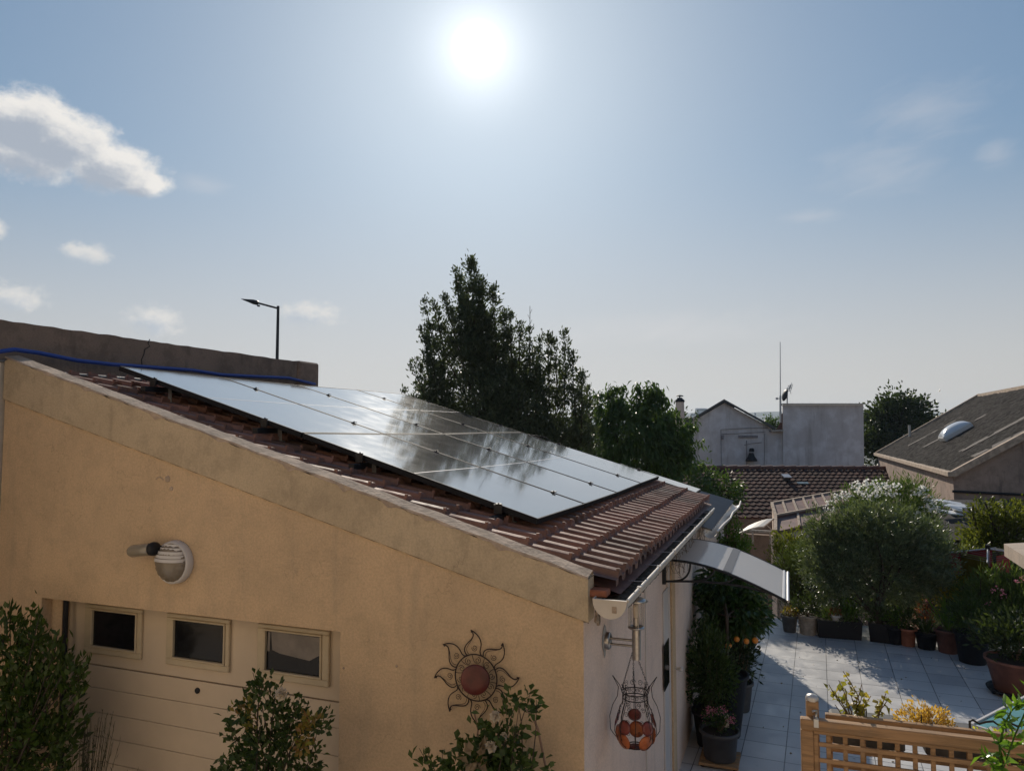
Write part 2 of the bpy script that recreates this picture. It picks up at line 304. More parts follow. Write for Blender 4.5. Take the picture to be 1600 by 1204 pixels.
class MB:
    def __init__(s): s.v = []; s.f = []; s.mi = []; s.sm = []; s.var = []
    def face(s, pts, mi=0, sm=False, var=0.):
        i = len(s.v); s.v += [tuple(p) for p in pts]; s.f.append(tuple(range(i, i + len(pts)))); s.mi.append(mi); s.sm.append(sm); s.var.append(var); return s
    def add(s, vs, fs, mi=0, sm=False, var=0.):
        i = len(s.v); s.v += [tuple(p) for p in vs]
        for f in fs: s.f.append(tuple(i + k for k in f)); s.mi.append(mi); s.sm.append(sm); s.var.append(var)
        return s
    def box(s, a, b, mi=0, M=None, bev=0., var=0.):
        x0, y0, z0 = (min(p, q) for p, q in zip(a, b)); x1, y1, z1 = (max(p, q) for p, q in zip(a, b))
        if bev:
            e = bev; vs = []; fs = []
            def c(sx, sy, sz):
                X = x1 if sx else x0; Y = y1 if sy else y0; Z = z1 if sz else z0
                dx = -e if sx else e; dy = -e if sy else e; dz = -e if sz else e
                return [(X, Y + dy, Z + dz), (X + dx, Y, Z + dz), (X + dx, Y + dy, Z)]
            idx = {}
            for sx in (0, 1):
                for sy in (0, 1):
                    for sz in (0, 1): idx[(sx, sy, sz)] = len(vs); vs += c(sx, sy, sz)
            for ax in range(3):
                for sd in (0, 1):
                    o = [k for k in range(3) if k != ax]; q = []
                    for (u, v_) in ((0, 0), (1, 0), (1, 1), (0, 1)):
                        k = [0, 0, 0]; k[ax] = sd; k[o[0]] = u; k[o[1]] = v_; q.append(idx[tuple(k)] + ax)
                    fs.append(q)
            for ax in range(3):
                o = [k for k in range(3) if k != ax]
                for u in (0, 1):
                    for v_ in (0, 1):
                        k0 = [0, 0, 0]; k0[o[0]] = u; k0[o[1]] = v_; k1 = list(k0); k1[ax] = 1
                        fs.append([idx[tuple(k0)] + o[0], idx[tuple(k1)] + o[0], idx[tuple(k1)] + o[1], idx[tuple(k0)] + o[1]])
            for k, i in idx.items(): fs.append([i, i + 1, i + 2])
        else:
            vs = [(x0, y0, z0), (x1, y0, z0), (x1, y1, z0), (x0, y1, z0), (x0, y0, z1), (x1, y0, z1), (x1, y1, z1), (x0, y1, z1)]
            fs = [(0, 3, 2, 1), (4, 5, 6, 7), (0, 1, 5, 4), (1, 2, 6, 5), (2, 3, 7, 6), (3, 0, 4, 7)]
        if M is not None: vs = [M @ Vector(p) for p in vs]
        return s.add(vs, fs, mi, False, var)
    def bar(s, p, q, w_, h_, mi=0, up=Vector((0, 0, 1)), bev=0.):
        p = Vector(p); q = Vector(q); a, b, d = frame_of(q - p, up)
        M = Matrix(((a.x, b.x, d.x, p.x), (a.y, b.y, d.y, p.y), (a.z, b.z, d.z, p.z), (0, 0, 0, 1)))
        return s.box((-w_ / 2, -h_ / 2, 0), (w_ / 2, h_ / 2, (q - p).length), mi, M, bev)
    def tube(s, pts, r, n=8, mi=0, closed=False, cap=True):
        pts = [Vector(p) for p in pts]; k = len(pts); vs = []; fs = []
        rs = r if isinstance(r, (list, tuple)) else [r] * k
        a_prev = None
        for i, p in enumerate(pts):
            if closed: d = pts[(i + 1) % k] - pts[i - 1]
            else: d = pts[min(i + 1, k - 1)] - pts[max(i - 1, 0)]
            if d.length < 1e-9: d = Vector((0, 0, 1))
            d.normalize()
            if a_prev is None: a, b, _ = frame_of(d)
            else:
                a = a_prev - d * a_prev.dot(d)
                if a.length < 1e-6: a, b, _ = frame_of(d)
                a.normalize(); b = a.cross(d)
            a_prev = a
            for j in range(n):
                t_ = 2 * math.pi * j / n; vs.append(p + (a * math.cos(t_) + b * math.sin(t_)) * rs[i])
        for i in range(k if closed else k - 1):
            i2 = (i + 1) % k
            for j in range(n):
                j2 = (j + 1) % n; fs.append((i * n + j, i * n + j2, i2 * n + j2, i2 * n + j))
        s.add(vs, fs, mi, n > 4)
        if cap and not closed:
            s.add(vs[:n], [tuple(range(n))[::-1]], mi); s.add(vs[-n:], [tuple(range(n))], mi)
        return s
    def lathe(s, prof, c=(0, 0, 0), n=24, mi=0, axis=None, sm=True, cap=True):
        c = Vector(c); A, B, D = (Vector((1, 0, 0)), Vector((0, 1, 0)), Vector((0, 0, 1))) if axis is None else frame_of(axis)
        vs = []; fs = []
        for (r, h) in prof:
            for j in range(n):
                t_ = 2 * math.pi * j / n; vs.append(c + (A * math.cos(t_) + B * math.sin(t_)) * r + D * h)
        for i in range(len(prof) - 1):
            for j in range(n):
                j2 = (j + 1) % n; fs.append((i * n + j, i * n + j2, (i + 1) * n + j2, (i + 1) * n + j))
        s.add(vs, fs, mi, sm)
        if cap:
            if prof[0][0] > 1e-5: s.add(vs[:n], [tuple(range(n))[::-1]], mi)
            if prof[-1][0] > 1e-5: s.add(vs[-n:], [tuple(range(n))], mi)
        return s
    def prism(s, poly, d, mi=0):
        # poly: 3D points in a plane, extruded by vector d
        k = len(poly); vs = [Vector(p) for p in poly] + [Vector(p) + Vector(d) for p in poly]
        fs = [tuple(range(k))[::-1], tuple(range(k, 2 * k))] + [(i, (i + 1) % k, k + (i + 1) % k, k + i) for i in range(k)]
        return s.add(vs, fs, mi)
    def build(s, name, mats, parent=None, world_loc=False):
        me = bpy.data.meshes.new(name); me.from_pydata(s.v, [], s.f)
        if not isinstance(mats, (list, tuple)): mats = [mats]
        for m_ in mats: me.materials.append(m_)
        me.polygons.foreach_set('material_index', s.mi); me.polygons.foreach_set('use_smooth', s.sm)
        if any(s.var):
            at_ = me.attributes.new('var', 'FLOAT', 'FACE'); at_.data.foreach_set('value', s.var)
        me.update(); return link(name, me, parent, world_loc)

def leafmesh(name, P, D, L, Wd, m, parent=None, world_loc=True, fold=.25, droop=0.):
    """many leaves as one mesh: base points P, directions D (n,3), lengths L, widths Wd"""
    P = np.asarray(P, float); D = np.asarray(D, float); n = len(P)
    D = D / np.linalg.norm(D, axis=1, keepdims=True)
    rnd = rng.normal(size=(n, 3)); S = np.cross(D, rnd); S /= np.linalg.norm(S, axis=1, keepdims=True) + 1e-9
    N = np.cross(S, D); L = np.broadcast_to(np.asarray(L, float), (n,))[:, None]; Wd = np.broadcast_to(np.asarray(Wd, float), (n,))[:, None]
    dz = np.array([0, 0, -1.])
    b = P; mid = P + D * L * .5 + N * L * fold * -.12
    l_ = mid + S * Wd * .5 + N * Wd * fold; r_ = mid - S * Wd * .5 + N * Wd * fold; tip = P + D * L + dz * droop * L
    V = np.stack([b, l_, tip, r_, mid], 1).reshape(-1, 3)
    idx = np.arange(n)[:, None] * 5
    F = np.concatenate([idx + np.array([0, 4, 1]), idx + np.array([1, 4, 2]), idx + np.array([0, 3, 4]), idx + np.array([4, 3, 2])], 1).reshape(-1, 3)
    me = bpy.data.meshes.new(name); me.vertices.add(len(V)); me.vertices.foreach_set('co', V.ravel())
    me.loops.add(F.size); me.loops.foreach_set('vertex_index', F.ravel().astype(np.int32))
    me.polygons.add(len(F)); me.polygons.foreach_set('loop_start', np.arange(len(F), dtype=np.int32) * 3)
    try: me.polygons.foreach_set('loop_total', np.full(len(F), 3, np.int32))
    except Exception: pass
    at_ = me.attributes.new('var', 'FLOAT', 'FACE'); at_.data.foreach_set('value', np.repeat(rng.random(n), 4))
    me.materials.append(m); me.update(); me.validate()
    return link(name, me, parent, world_loc)
def unit(n): v = rng.normal(size=(n, 3)); return v / np.linalg.norm(v, axis=1, keepdims=True)
def crown(blobs, ncl, per, clr, up=.35, outw=.7, shell=.45, wob=.5):
    """points and directions of leaves gathered in clusters through a set of ellipsoids (centre, radii)"""
    vol = np.array([b[1][0] * b[1][1] * b[1][2] for b in blobs]); vol = vol / vol.sum()
    k = rng.choice(len(blobs), ncl, p=vol); C0 = np.array([list(b[0]) for b in blobs])[k]; RR = np.array([list(b[1]) for b in blobs])[k]
    u = unit(ncl); r = rng.random(ncl) ** shell
    off = u * r[:, None] * RR; C = C0 + off
    o = off / (np.linalg.norm(off, axis=1, keepdims=True) + 1e-6)
    cs = rng.uniform(.6, 1.4, ncl)
    P = np.repeat(C, per, 0) + rng.normal(size=(ncl * per, 3)) * clr * np.repeat(cs, per)[:, None]
    D = np.repeat(o, per, 0) * outw + unit(ncl * per) * wob; D[:, 2] += up
    return P, D
def shoots(tips, nper, length, spread, up=1.):
    """leaves along leading shoots that end at the given tips"""
    P = []; D = []
    for t_ in tips:
        t_ = np.array(t_); a = rng.normal(size=3) * .18; a[2] = 1; a /= np.linalg.norm(a)
        s_ = rng.random(nper) ** .8 * length
        q = t_ - a * s_[:, None] + rng.normal(size=(nper, 3)) * spread * (.25 + s_ / length)[:, None]
        P.append(q); d = unit(nper) * .75; d[:, 2] += up * .8; D.append(d)
    return np.concatenate(P), np.concatenate(D)
def spires(items, ncl, per, clr):
    """leaf clusters round tapering leaders: items are (tip, foot, half width at the foot)"""
    P = []; D = []
    wts = np.array([(Vector(t_) - Vector(f_)).length * w_ for t_, f_, w_ in items]); ns = np.maximum(6, (ncl * wts / wts.sum())).astype(int)
    for (t_, f_, w_), n_ in zip(items, ns):
        t_ = np.array(t_); f_ = np.array(f_); s_ = rng.random(n_) ** .75; s_[0:2] = .02
        u = unit(n_); u[:, 2] *= .3; c = t_ + (f_ - t_) * s_[:, None] + u * (w_ * (.10 + s_) * rng.random(n_) ** .5)[:, None]
        pp = np.repeat(c, per, 0) + rng.normal(size=(n_ * per, 3)) * clr * rng.uniform(.6, 1.3, n_ * per)[:, None]
        d = np.repeat(u, per, 0) * .6 + unit(n_ * per) * .6; d[:, 2] += .7; P.append(pp); D.append(d)
    return np.concatenate(P), np.concatenate(D)
def branches(base, tips, r0, mb, curve=.12, n=5, r1=None):
    base = Vector(base)
    for t_ in tips:
        t_ = Vector(t_); L_ = (t_ - base).length; off = Vector((random.uniform(-1, 1), random.uniform(-1, 1), random.uniform(-.2, .6))) * L_ * curve
        pts = [base.lerp(t_, i / n) + off * math.sin(math.pi * i / n) for i in range(n + 1)]
        mb.tube(pts, [r0 * (1 - .8 * i / n) if r1 is None else r0 + (r1 - r0) * i / n for i in range(n + 1)], 6)

# ================================================================== the setting
def radial_ground():
    rs = [0, 30, 60, 90, 130, 180, 260, 400, 600, 900, 1200, 1500, 1750, 2000, 2250, 2500, 2800, 3200]
    n = 240; vs = [(0, 0, -2.6)]; fs = []
    for i, r in enumerate(rs[1:]):
        for j in range(n):
            a = 2 * math.pi * j / n; x, y = r * math.sin(a), r * math.cos(a)
            z = -2.6
            if r > 60: z -= min(1, (r - 60) / 500) * 22
            if r > 1200:
                t_ = min(1, (r - 1200) / 1300.); hh = 64 + 10 * math.sin(a * 5 + 1) + 5 * math.sin(a * 13 + 2) + 3.0 * math.sin(a * 31) + random.uniform(-1.2, 1.2)
                z += (t_ * t_ * (3 - 2 * t_)) * (hh + 14)
            vs.append((x, y, z))
    for j in range(n): fs.append((0, 1 + (j + 1) % n, 1 + j))
    for i in range(len(rs) - 2):
        for j in range(n):
            a, b = 1 + i * n + j, 1 + i * n + (j + 1) % n; fs.append((a, b, b + n, a + n))
    m = MB(); m.add(vs, fs, 0, True); return m
def far_fn(t, b, P):
    n = t.mr(t.noise(P, .012, 8, .7), .42, .6); x = t.mix(n, (.045, .06, .035), (.16, .15, .13)); t.l(x, b.inputs['Base Color'])
farland = mat('far_wooded_land', rough=.95, spec=.1, fn=far_fn)
tag(radial_ground().build('ground', [farland]), kind='structure')
m = MB(); m.face([(-9, -6, -2.55), (14, -6, -2.55), (22, 60, -2.55), (-26, 60, -2.55)]); tag(m.build('yard_ground', earth), kind='structure')
m = MB(); m.box((-8, -3.5, -2.54), (4.6, 12.55, 0)); tag(m.build('terrace_floor', paving), kind='structure')

# unseen house wall behind the viewpoint, added to bounce sunlight onto the shaded gable
vh = empty('added_bounce_house', (0, -1.3, 0), label='unseen cream rendered house added behind the viewpoint to bounce light onto the gable', cat='house')
cw_ = mat('cream_facade', rough=.9, spec=.2, fn=stucco_fn((.68, .56, .42), (.62, .51, .38), (.5, .4, .3), .3))
m = MB()
for a_, b_ in (((-9, -1.6, 0), (-.9, -1.3, 6.2)), ((.9, -1.6, 0), (7, -1.3, 6.2)), ((-.9, -1.6, 0), (.9, -1.3, 1.9)), ((-.9, -1.6, 4.2), (.9, -1.3, 6.2))): m.box(a_, b_)
m.build('wall', cw_, vh, True)
m = MB()
for a_, b_ in (((-.9, -1.42, 1.9), (-.84, -1.36, 4.2)), ((.84, -1.42, 1.9), (.9, -1.36, 4.2)), ((-.84, -1.42, 4.14), (.84, -1.36, 4.2)), ((-.84, -1.42, 1.9), (.84, -1.36, 1.96)), ((-.03, -1.42, 1.96), (.03, -1.36, 4.14))): m.box(a_, b_)
vw = m.build('window', white, vh, True)
m = MB(); m.box((-.84, -1.40, 1.96), (-.03, -1.39, 4.14)); m.build('pane', winglass, vw, True)
m = MB(); m.box((.03, -1.40, 1.96), (.84, -1.39, 4.14)); m.build('pane', winglass, vw, True)

# ================================================================== the near house
YG, XW, XL = 3.52, -.953, -5.13          # gable face, eaves-side wall, ridge-side corner
YE = 8.32                                # far end of the tiled roof
def tz(x): return 2.205 - .278 * (x + .80)            # surface of the tiles' pans
house = empty('house', (XW, YG, 0), label='near house with ochre stuccoed gable, clay tiled lean-to roof and sloping coping', cat='house')
zTL, zTR = onY(5, 557, YG).z, onY(917, 900, YG).z + .0
zGL, zGR = onY(5, 623, YG).z, onY(911, 968, YG).z
xR, xL2 = XW + .028, XL
# gable wall with the recessed garage opening
ox0, ox1, oz = -4.69, -2.347, 1.866
def gz(x): return zGL + (zGR - zGL) * (x - XL) / (XW - XL)
m = MB(); T = .20
def wallface(y, flip=False):
    q = [[(XL, y, 0), (ox0, y, 0), (ox0, y, gz(ox0) + .1), (XL, y, gz(XL) + .1)],
         [(ox0, y, oz), (ox1, y, oz), (ox1, y, gz(ox1) + .1), (ox0, y, gz(ox0) + .1)],
         [(ox1, y, 0), (XW, y, 0), (XW, y, gz(XW) + .1), (ox1, y, gz(ox1) + .1)]]
    for f in q: m.face(f[::-1] if flip else f)
wallface(YG); wallface(YG + T, True)
m.face([(ox0, YG, 0), (ox0, YG + T, 0), (ox0, YG + T, oz), (ox0, YG, oz)]); m.face([(ox1, YG, 0), (ox1, YG, oz), (ox1, YG + T, oz), (ox1, YG + T, 0)])
m.face([(ox0, YG, oz), (ox0, YG + T, oz), (ox1, YG + T, oz), (ox1, YG, oz)])
m.face([(XL, YG, 0), (XL, YG, gz(XL) + .1), (XL, YG + T, gz(XL) + .1), (XL, YG + T, 0)])
m.build('gable_wall', stucco, house, True)
# weathered rake band, a little proud of the wall, with its ragged top of pale mortar
def tzb(x): return zTL + (zTR - zTL) * (x - XL) / (xR - XL)
m = MB(); nseg = 90
bot = [(XL + (xR - XL) * i / nseg) for i in range(nseg + 1)]
for i in range(nseg):
    x0, x1 = bot[i], bot[i + 1]
    j0, j1 = (.004 * math.sin(i * 1.7) + .003 * math.sin(i * .53)), (.004 * math.sin((i + 1) * 1.7) + .003 * math.sin((i + 1) * .53))
    g0, g1 = gz(x0), gz(x1); t0, t1 = tzb(x0) - .012 + j0, tzb(x1) - .012 + j1
    if i == 0: t0 -= .02
    m.face([(x0, YG - .014, g0), (x1, YG - .014, g1), (x1, YG - .014, t1), (x0, YG - .014, t0)])
    m.face([(x0, YG - .014, g0), (x0, YG + .0, g0), (x1, YG + .0, g1), (x1, YG - .014, g1)])
    m.face([(x0, YG - .014, t0), (x1, YG - .014, t1), (x1, YG + .10, t1 + .004), (x0, YG + .10, t0 + .004)])
m.face([(xR, YG - .014, gz(xR)), (xR, YG + .10, gz(xR)), (xR, YG + .10, tzb(xR) - .012), (xR, YG - .014, tzb(xR) - .012)])
m.face([(XW, YG + .1, gz(xR)), (xR, YG + .10, gz(xR)), (xR, YG - .014, gz(xR)), (XW, YG - .014, gz(xR))])
m.build('rake_band', stucco_band, house, True)
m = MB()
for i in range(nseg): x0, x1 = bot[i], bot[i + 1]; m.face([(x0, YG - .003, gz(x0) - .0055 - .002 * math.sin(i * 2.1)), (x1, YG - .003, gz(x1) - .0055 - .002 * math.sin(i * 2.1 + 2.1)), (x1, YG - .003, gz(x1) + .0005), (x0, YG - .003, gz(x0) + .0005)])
m.build('groove_shade_strip', mat('painted_groove_shade', (.10, .07, .045), .95), house, True)  # dark strip: shade of the groove under the rake band, painted in as colour
m = MB()
rr = random.Random(3); lowe = [rr.uniform(-.004, .008) for _ in range(nseg + 1)]
for k in (9, 17, 30, 41, 52, 60, 66, 71, 80): lowe[k] += rr.uniform(.012, .03)
for i in range(nseg):
    x0, x1 = bot[i], bot[i + 1]; t0, t1 = tzb(x0), tzb(x1); ya, yb = YG - .018, YG + .085
    w0, w1 = .006 * math.sin(i * .9), .006 * math.sin((i + 1) * .9)
    m.face([(x0, ya, t0 - .010 - lowe[i]), (x1, ya, t1 - .010 - lowe[i + 1]), (x1, ya + .006, t1 + w1 * .4), (x0, ya + .006, t0 + w0 * .4)])
    m.face([(x0, ya + .006, t0 + w0 * .4), (x1, ya + .006, t1 + w1 * .4), (x1, yb + w1, t1 + .016), (x0, yb + w0, t0 + .016)])
    m.face([(x0, yb + w0, t0 + .016), (x1, yb + w1, t1 + .016), (x1, yb + w1 + .01, t1 - .06), (x0, yb + w0 + .01, t0 - .06)])
m.build('mortar_verge', mortar, house, True)
# eaves-side wall in pinkish render
m = MB(); zs = 2.17
m.face([(XW, YG + .0, 0), (XW, YE, 0), (XW, YE, zs), (XW, YG, zs + .05)])
m.face([(XW, YE, 0), (XL, YE, 0), (XL, YE, tz(XL) - .05), (XW, YE, zs)])
m.face([(XL, YE, 0), (XL, YG + T, 0), (XL, YG + T, tz(XL) - .05), (XL, YE, tz(XL) - .05)])
m.build('side_wall', pinkwall, house, True)
# clay roof tiles: two ribs to a tile, each course lapping the next
m = MB(); rib = .165; ccl = .2415; x_low = -.812
prof = [(0, 0), (.10, 0), (.28, .002), (.33, .010), (.355, .031), (.39, .036), (.58, .038), (.74, .035), (.80, .026), (.88, .004)]
y = YG + .095; cols = []
while y < YE: cols.append(y); y += rib
tr_ = random.Random(5)
lapped = []
ncourse = 18
for c in range(ncourse):
    xa = x_low - c * ccl; xb = max(xa - ccl - .03, -5.06)
    if xa < -5.0: break
    for k, y0 in enumerate(cols):
        if k % 2 == 0: jx, jz, va = tr_.uniform(-.006, .006), tr_.uniform(0, .006), tr_.random()
        pr = [(y0 + p * rib, h) for p, h in prof] + [(y0 + rib * .999, 0)]
        pr = [(min(a, YE), h) for a, h in pr]
        vs = []; n_ = len(pr)
        for (yy, h) in pr: vs.append((xa + jx, yy, tz(xa) + h + .026 + jz))
        for (yy, h) in pr: vs.append((xb, yy, tz(xb) + h - .004 + jz))
        for (yy, h) in pr: vs.append((xa + jx, yy, tz(xa) + h - .004 + jz))
        fs = [(i, i + 1, n_ + i + 1, n_ + i) for i in range(n_ - 1)] + [(i + 1, i, 2 * n_ + i, 2 * n_ + i + 1) for i in range(n_ - 1)]
        m.add(vs, fs, 0, False, .01 + .99 * va)
        # the little raised nibs at the foot of each rib
        m.box((xa + jx - .012, y0 + .37 * rib, tz(xa) + .050 + jz), (xa + jx + .004, y0 + .46 * rib, tz(xa) + .073 + jz), 0, None, 0, .01 + .5 * va)
roof = m.build('roof', tile_fn and rooftile if False else rooftile, house, True)
m = MB(); m.face([(-.79, YG + .1, tz(-.79) - .03), (-.79, YE, tz(-.79) - .03), (XL, YE, tz(XL) - .03), (XL, YG + .1, tz(XL) - .03)])
m.face([(-.79, YG + .1, tz(-.79) - .03), (-.79, YE, tz(-.79) - .03), (XW, YE, zs - .05), (XW, YG + .1, zs - .05)])
m.build('roof_underlay', browncl, roof, True)
m = MB(); m.box((-5.2, YG + .03, tz(-5.0) + .015), (-4.93, YE, tz(-5.0) + .035), 0, None, .004); m.build('ridge_flashing', zinc, roof, True)
# gutter
gx, gr, gzz = -.812, .083, 2.165
m = MB(); ya, yb = YG - .03, 7.92; arc = [(gx + gr * math.cos(a), gzz + gr * math.sin(a)) for a in [math.pi + math.pi * i / 12 for i in range(13)]]
for i in range(12):
    (xa, za), (xb, zb) = arc[i], arc[i + 1]
    m.face([(xa, ya, za), (xa, yb, za), (xb, yb, zb), (xb, ya, zb)], 0, True)
    s_ = .965; q = lambda x, z: (gx + (x - gx) * s_, gzz + (z - gzz) * s_)
    (xc, zc), (xd, zd) = q(xa, za), q(xb, zb); m.face([(xc, ya, zc), (xd, ya, zd), (xd, yb, zd), (xc, yb, zc)], 0, True)
m.tube([(gx + gr, ya, gzz + .004), (gx + gr, yb, gzz + .004)], .009, 10); m.tube([(gx - gr, ya, gzz + .004), (gx - gr, yb, gzz + .004)], .004, 6)
gut = m.build('gutter', pvc, house, True)
m = MB(); m.prism([(x, ya - .003, z) for x, z in arc] , (0, -.012, 0)); m.prism([(gx + gr, ya - .003, gzz), (gx + gr, ya - .003, gzz + .008), (gx - gr, ya - .003, gzz + .008), (gx - gr, ya - .003, gzz)], (0, -.014, 0))
m.box((gx + .012, ya - .018, gzz - .052), (gx + .034, ya - .0155, gzz - .022), 1)
m.build('end_cap', [pvc, mortar], gut, True)
yy = YG + .25
while yy < yb: m = MB(); m.box((gx + gr - .012, yy, gzz - .012), (gx + gr + .013, yy + .035, gzz + .016), 0, None, .003); m.build('bracket_clip', pvc, gut, True); yy += .62
m = MB()
for i in range(12):
    pass
deb = random.Random(8)
vs = []; fs = []; n_ = 150
for i in range(n_ + 1):
    yy = ya + .02 + (yb - ya - .04) * i / n_
    for j in range(7):
        t_ = -1 + 2 * j / 6; vs.append((gx + t_ * .075, yy, gzz - .045 + deb.uniform(0, .018) + .012 * math.cos(t_ * 2)))
for i in range(n_):
    for j in range(6): fs.append((i * 7 + j, i * 7 + j + 1, i * 7 + 8 + j, i * 7 + 7 + j))
m.add(vs, fs, 0, False); m.build('leaf_debris', mat('dry_debris', (.13, .11, .085), .95, var=.6, vscale=40), gut, True)
yy = YG + .4
for k in range(9):
    m = MB(); m.tube([(gx - gr - .02, yy, gzz + .012), (gx + gr, yy + .02, gzz + .012)], .0025, 5); yy += .5; m.build('strap_wire', alu, gut, True)
# broken render at the corner under the gutter
m = MB(); P0 = onX(932, 962, XW)
for i in range(16):
    a = random.uniform(0, 6.28); r_ = random.uniform(0, .05)
    c_ = Vector((XW + .004, P0.y + math.cos(a) * r_ * .8, P0.z + .02 + math.sin(a) * r_ * 1.4)); M_ = Matrix.Translation(c_) @ Matrix.Rotation(random.uniform(0, 3), 4, 'X')
    s_ = random.uniform(.008, .022); m.box((-.012, -s_, -s_), (.010, s_, s_), 0, M_, .004)
m.build('crumbling_render', mortar, house, True)
m = MB(); m.box((-.935, YG + .02, 2.165), (-.84, YG + .10, 2.20), 0, None, .006); m.build('eaves_tile', terracotta, house, True)
# patched and chipped spots on the gable
m = MB()
for (px, py, s_) in ((262, 748, .02), (268, 763, .013), (620, 1040, .006), (537, 1043, .006), (120, 640, .004)):
    m = MB(); q = onY(px, py, YG); m.lathe([(s_ * 1.1, 0), (s_, .004), (s_ * .5, .006), (0, .006)], (q.x, YG, q.z), 9, 0, (0, -1, 0)); m.build('filler_patch', mortar, house, True)
m = MB(); q = onY(250, 748, YG); m.tube([(q.x - .03 + .01 * i, YG - .001, q.z + .012 * math.sin(i * .6)) for i in range(7)], .004, 5)
m.build('filler_patch', mortar, house, True)
# garage door: boards, line of joint, lock, three windows
yd = YG + .125
m = MB(); z = 1.43 - .165 * 9; bz = []
jl = [1.43, 1.285, 1.13, .975, .82, .665, .51, .355, .20, .045]
m.box((ox0 + .10, yd, jl[0] + .004), (ox1, yd + .03, oz), 0, None, .003)
for i in range(len(jl) - 1):
    gp_ = .004 if i in (0,) else .0016
    m.box((ox0 + .10, yd + (.0 if i else 0), jl[i + 1] + .0012), (ox1, yd + .03, jl[i] - gp_), 0, None, .0025)
m.box((ox0 + .10, yd, 0), (ox1, yd + .03, .0435))
gd = m.build('garage_door', cream, house, True)
m = MB(); m.box((ox0, yd + .028, 0), (ox1, yd + .04, oz - .002)); m.build('door_backing', browncl, gd, True)
q = onY(309, 1078, yd); m = MB(); m.lathe([(.018, 0), (.018, .008), (.013, .012), (.004, .012), (.004, .006), (0, .006)], (q.x, yd, q.z), 16, 0, (0, -1, 0)); m.build('lock', black, gd, True)
m = MB(); m.box((ox0 - .005, yd - .05, 0), (ox0 + .10, yd + .03, oz - .002)); m.build('door_jamb', stucco, gd, True)
for k, (x0, x1, px0, px1) in enumerate(((-4.42, -3.92, -4.36, -3.955), (-3.71, -3.21, -3.66, -3.24), (-3.0, -2.492, -2.95, -2.54))):
    m = MB(); z0, z1, pz0, pz1 = 1.512, 1.828, 1.55, 1.803; y0 = yd - .022
    for (a, b) in (((x0, z0), (x1, pz0)), ((x0, pz1), (x1, z1)), ((x0, pz0), (px0, pz1)), ((px1, pz0), (x1, pz1))):
        m.box((a[0], y0, a[1]), (b[0], yd - .001, b[1]), 0, None, .004)
    e = .012
    for (a, b) in (((px0, pz0), (px1, pz0 + e)), ((px0, pz1 - e), (px1, pz1)), ((px0, pz0 + e), (px0 + e, pz1 - e)), ((px1 - e, pz0 + e), (px1, pz1 - e))):
        m.box((a[0], y0 - .007, a[1]), (b[0], yd - .002, b[1]), 0, None, .003)
    wdw = m.build('window', frameye, house, True)
    m = MB(); m.box((px0 + e, yd - .010, pz0 + e), (px1 - e, yd - .006, pz1 - e)); m.build('pane', winglass, wdw, True)
    if k == 2:   # pale things stored right behind the third pane show through it
        wdw['label'] = 'garage window with pale sheeting visible behind the glass'
        m = MB(); y2 = yd - .0065
        m.face([(px0 + .045, y2 - .006, pz1 - .016), (px1 - .02, y2 - .006, pz1 - .02), (px1 - .016, y2 - .006, pz0 + .135), (px1 - .09, y2 - .006, pz0 + .095), (px0 + .11, y2 - .006, pz0 + .115), (px0 + .055, y2 - .006, pz0 + .13)])
        m.face([(px0 + .018, y2 - .006, pz0 + .12), (px0 + .036, y2 - .006, pz0 + .12), (px0 + .040, y2 - .006, pz1 - .02), (px0 + .022, y2 - .006, pz1 - .02)])
        m.build('pale_sheeting', mat('dim_sheeting', (.20, .17, .15), .35, var=.4, vscale=5), wdw, True)
# black downpipe in the recess
q = onY(103, 936, YG + .06); m = MB(); m.tube([(q.x - .01, YG + .07, oz - .005), (q.x, YG + .07, 0.0)], .017, 12); m.build('downpipe', blackpl, house, True)
# door jamb strips and glazing on the eaves side
m = MB(); m.box((XW, 6.13, 0), (XW + .02, 6.17, 1.95), 0, None, .003); m.box((XW, 5.9, .0), (XW + .012, 6.13, 1.70), 0, None, .003)
dr = m.build('side_door', white, house, True)
m = MB(); m.box((XW + .012, 5.86, .95), (XW + .018, 6.10, 1.30)); m.build('glazing', winglass, dr, True)
m = MB(); m.box((XW, 6.22, 0), (XW + .03, 6.40, 2.0), 0, None, .004); m.build('jamb_strip', stucco, house, True)
q = onX(1050, 1043, XW); m = MB(); m.lathe([(.012, 0), (.012, .03), (.020, .034), (.020, .05), (.010, .06), (0, .062)], (XW + .03, q.y, q.z), 14, 0, (1, 0, 0)); m.build('door_knob', white, house, True)
m = MB(); m.tube([(XW + .01, 6.0, 2.0), (XW + .012, 5.1, 2.0), (XW + .012, 5.1, .4)], .004, 5); m.build('cable', pvc, house, True)

# neighbour's pipe strip at the left corner of the gable
m = MB(); m.box((-5.26, YG - .03, 0), (-5.155, YG + .05, 3.46), 0, None, .006)
pw = empty('corner_post', (-5.2, YG, 0), label='pale square corner post at the left edge of the ochre gable', cat='post')
m.build('shaft', pvc, pw, True)
m = MB(); m.box((-5.268, YG - .038, 3.46), (-5.147, YG + .058, 3.475), 0, None, .004); m.build('cap', zinc, pw, True)

